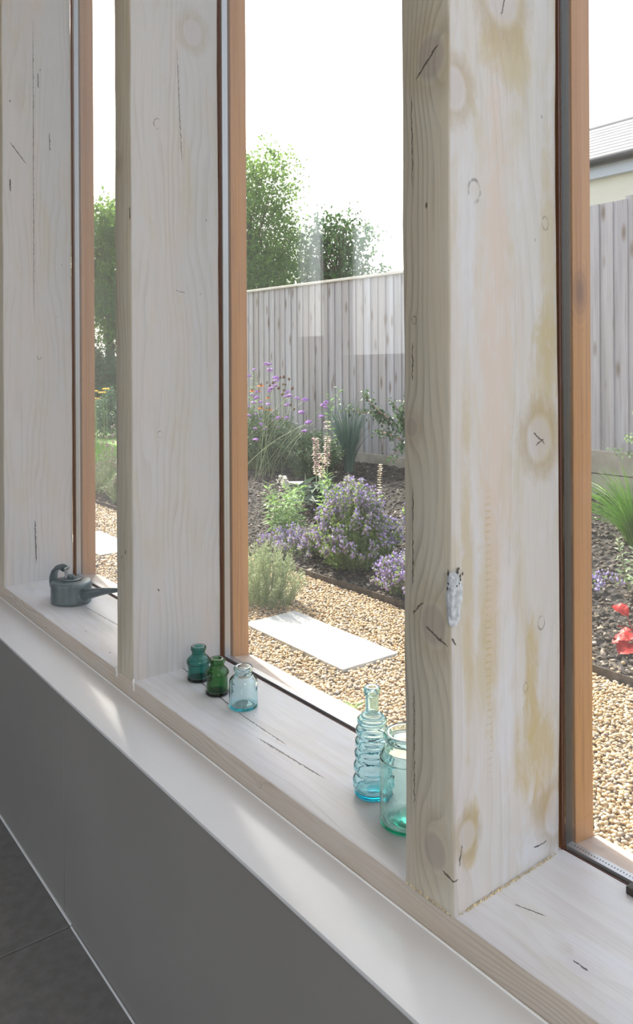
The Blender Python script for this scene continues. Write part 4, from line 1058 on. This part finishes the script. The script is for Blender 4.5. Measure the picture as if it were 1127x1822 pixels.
# tall blue-green grass by the fence
def grass(base, n, h, r, lab, mat, w=.0022, droop=.1, name='ornamental_grass'):
    base = np.array(base); rt = empty(name, base, lab, 'ornamental grass')
    a = RS.rand(n)*2*np.pi; q_ = RS.rand(n)**.7
    hh = h*(.55+.5*RS.rand(n))
    e = base+np.stack([np.cos(a)*q_*r, np.sin(a)*q_*r, hh*(1-droop*q_)], 1)
    V, Fa, C = strands(base+np.stack([np.cos(a)*.04*q_, np.sin(a)*.04*q_, np.zeros(n)-.02], 1), e, np.stack([-np.cos(a)*q_*r*.18, -np.sin(a)*q_*r*.18, hh*.16*q_], 1), w, .0005, 8)
    part('blade', (V, Fa), 4, mat, rt); return rt
grass((-6.0, 5.05, bz(5.05)), 230, .82, .36, 'tall blue-green tufted grass against the fence', leafmat('blade_blue', (.10, .19, .16), (.22, .34, .28), .3), .0034)
grass((-2.64, 4.55, bz(4.55)), 420, .60, .56, 'bright green arching ornamental grass in the right window', leafmat('blade_bright', (.16, .34, .05), (.34, .55, .12), .45), .0026, .45)
# climber on the fence beside the near post
cl = empty('climbing_shrub', (-5.16, 5.05, bz(5.05)), 'woody shrub with oval dark leaves and reaching branches beside the near post', 'shrub')
M_ov = leafmat('leaf_oval', (.05, .10, .05), (.14, .22, .11), .35, .35); M_tw = plain('twig', (.30, .17, .12), .7)
nodes = [((-5.16, 5.05, bz(5.05)-.02), (-5.18, 5.02, .62)), ((-5.18, 5.02, .62), (-5.06, 4.98, 1.02)), ((-5.18, 5.02, .60), (-5.60, 4.98, .78)), ((-5.45, 4.99, .74), (-5.95, 4.98, .78)), ((-5.35, 4.99, .70), (-5.68, 4.96, .93)), ((-5.18, 5.0, .5), (-5.50, 4.97, .56)), ((-5.17, 5.03, .45), (-5.35, 4.96, .33)), ((-5.18, 5.02, .6), (-4.8, 4.96, .85)), ((-5.17, 5.03, .4), (-4.85, 4.97, .5)), ((-5.18, 5.02, .7), (-5.30, 4.95, .88))]
P0 = np.array([a for a, b in nodes]); P1 = np.array([b for a, b in nodes])
V, Fa, C = strands(P0, P1, U3(len(nodes), .03), .007, .003, 8); part('branch', (V, Fa), 4, M_tw, cl)
n = 620; i = RS.choice(len(nodes), n, p=np.array([.06, .16, .17, .09, .12, .08, .08, .10, .06, .08])); k0 = RS.randint(0, 8, size=n); k0[i == 0] = RS.randint(4, 8, size=(i == 0).sum()); f = RS.rand(n, 1)
P = C[i, k0]*(1-f)+C[i, k0+1]*f+U3(n, .045)
part('foliage', leaves(P, RS.randn(n, 3)+np.array([0, 0, -.6]), .050*(.6+.6*RS.rand(n)), .030*(.7+.5*RS.rand(n)), .2), 4, M_ov, cl)
# sprig at the right edge, in front of the fence
spg = empty('leafy_sprig', (-2.78, 5.15, bz(5.15)), 'thin sprig of small pale leaves before the fence at the right edge', 'shrub')
P0 = np.array([(-2.78, 5.15, bz(5.15)-.02), (-2.80, 5.15, .55), (-2.8, 5.15, .5), (-2.79, 5.15, .65)]); P1 = np.array([(-2.82, 5.15, .80), (-3.16, 5.12, .57), (-3.02, 5.1, .68), (-2.95, 5.12, .86)])
V, Fa, C = strands(P0, P1, U3(4, .02), .004, .002, 8); part('branch', (V, Fa), 4, M_stem, spg)
n = 170; i = RS.randint(4, size=n); k0 = RS.randint(2, 8, size=n); f = RS.rand(n, 1)
part('foliage', leaves(C[i, k0]*(1-f)+C[i, k0+1]*f+U3(n, .02), RS.randn(n, 3), .034, .022, .2), 4, leafmat('leaf_sprig', (.14, .26, .10), (.50, .58, .40), .4), spg)
# plant with big red leaves: every leaf an object
rd = empty('red_leaved_plant', (-1.885, 3.20, bz(3.2)), 'low plant with large glossy red leaves near the edging, right edge', 'plant')
q = N('red_leaf'); M_red = q.done(q.bsdf(q.mix(q.rng(q.noise(q.obj(), 30, 3), .35, .65), (.20, .008, .007), (.34, .014, .010)), .5, q.bump(q.noise(q.obj(), 60, 3), .5, .003), 0, .25))
def bigleaf():
    bm = bmesh.new(); g = []
    for i in range(9):
        t = i/8; wd = .040*math.sin(math.pi*min(1, t*.92+.06))**.75
        g.append([bm.verts.new((t*.085, s*wd*(1+.15*math.sin(i*2.2+s)), .020*math.sin(t*2.6)-.010*abs(s)*0+.009*abs(s)**1.5+.004*math.sin(i*1.9+s*3))) for s in (-1, -.5, 0, .5, 1)])
    for a, b in zip(g, g[1:]):
        for j in range(4): bm.faces.new((a[j], a[j+1], b[j+1], b[j]))
    me = bpy.data.meshes.new('leaf'); bm.to_mesh(me); bm.free(); me.materials.append(M_red); shade(me, 0); return me
bl = bigleaf()
for j, (dx, dy, dz, rz, ry, sc_) in enumerate([(-.02, .02, .15, 170, -10, .95), (.02, -.01, .06, 200, 25, 1.0), (-.02, -.02, .045, 150, 20, .8), (.05, -.05, .05, 250, 20, 1.), (.03, .03, .17, 60, -15, 1), (.06, .02, .11, 10, 5, 1.1), (.05, .06, .10, 110, 10, .9), (-.02, .03, .085, 190, 5, .6), (.07, -.02, .16, 320, -10, .9), (.02, .0, .10, 220, 30, .7), (.10, .02, .06, 340, 25, 1.1), (.06, -.04, .10, 280, 10, .9)]):
    o = link('leaf', bl, rd, (dx, dy, dz)); o.rotation_euler = (RS.randn()*.3, rad(ry), rad(rz)); o.scale = (sc_,)*3
P1 = np.array([c.location[:] for c in rd.children])+np.array(rd.location); n = len(P1)
V, Fa, C = strands(np.tile(np.array(rd.location), (n, 1))+np.array([.03, 0, -.01]), P1, U3(n, .01), .003, .002, 5); part('stem', (V, Fa), 4, plain('red_stem', (.35, .05, .04), .5), rd)
# lavender in the left window, with spent flower spikes
M_lav = leafmat('leaf_lavender', (.17, .24, .13), (.32, .38, .24), .4)
for j, (lx, ly, r_, h_) in enumerate([(-7.75, 3.25, .36, .44), (-7.05, 3.12, .22, .28)]):
    rt, C, e = bush('lavender', (lx, ly, bz(ly)), r_, h_, 110, 3600, .030, .006, M_lav, ['grey-green lavender with pale spent flower spikes in the left window', 'small lavender bush low at the right side of the left window'][j], up=1.4)
    florets(rt, C, .86, 8, .0075, leafmat('spent_flower', (.34, .26, .28), (.55, .46, .40), .3), .008, sel=np.arange(0, 110, 3))
    if j == 0:
        n = 26; a = RS.rand(n)*6.28; b = np.tile(np.array([lx, ly, bz(ly)]), (n, 1)); e2 = b+np.stack([np.cos(a)*.34, np.sin(a)*.34, .42+.28*RS.rand(n)], 1)
        V, Fa, C2 = strands(b, e2, np.zeros((n, 3)), .003, .0015, 6); part('flower_stem', (V, Fa), 4, M_stem2, rt)
        florets(rt, C2, .84, 14, .0085, leafmat('spent_spike', (.40, .32, .32), (.62, .54, .48), .3), .009, name='flower_spike')
# yellow daisies before the hedge
yd = empty('yellow_daisies', (-12.2, 4.95, -.13), 'few yellow daisy heads on dark stems before the hedge', 'flower plant')
A = np.array([(-12.35, 4.95, .62), (-12.1, 4.98, .60), (-12.2, 4.92, .50), (-12.0, 5.0, .66)])+np.array([0, 0, .22]); b = A.copy(); b[:, 2] = -.14; b[:, 0] += .05
V, Fa, C = strands(b, A, U3(4, .03), .006, .004, 5); part('stem', (V, Fa), 4, M_stem, yd)
M_yel = leafmat('yellow_petal', (.75, .42, .05), (.85, .55, .10), .3)
yme = pme.copy(); yme.materials.clear(); yme.materials.append(M_yel)
for a in A: o = link('flower_head', yme, yd, Vector(a)-yd.location); o.scale = (1.8,)*3
# weed sprout on the gravel under the centre window
sp2 = empty('weed_sprout', (-2.27, 1.93, GZ), 'small lime-green weed sprout in the gravel by the window rail', 'plant')
n = 7; a = np.arange(n)*.9
part('leaf_tuft', leaves(np.tile(np.array([-2.27, 1.93, GZ+.003]), (n, 1)), np.stack([np.cos(a), np.sin(a), np.full(n, .75)], 1), .055, .014, .2), 4, M_lime, sp2)
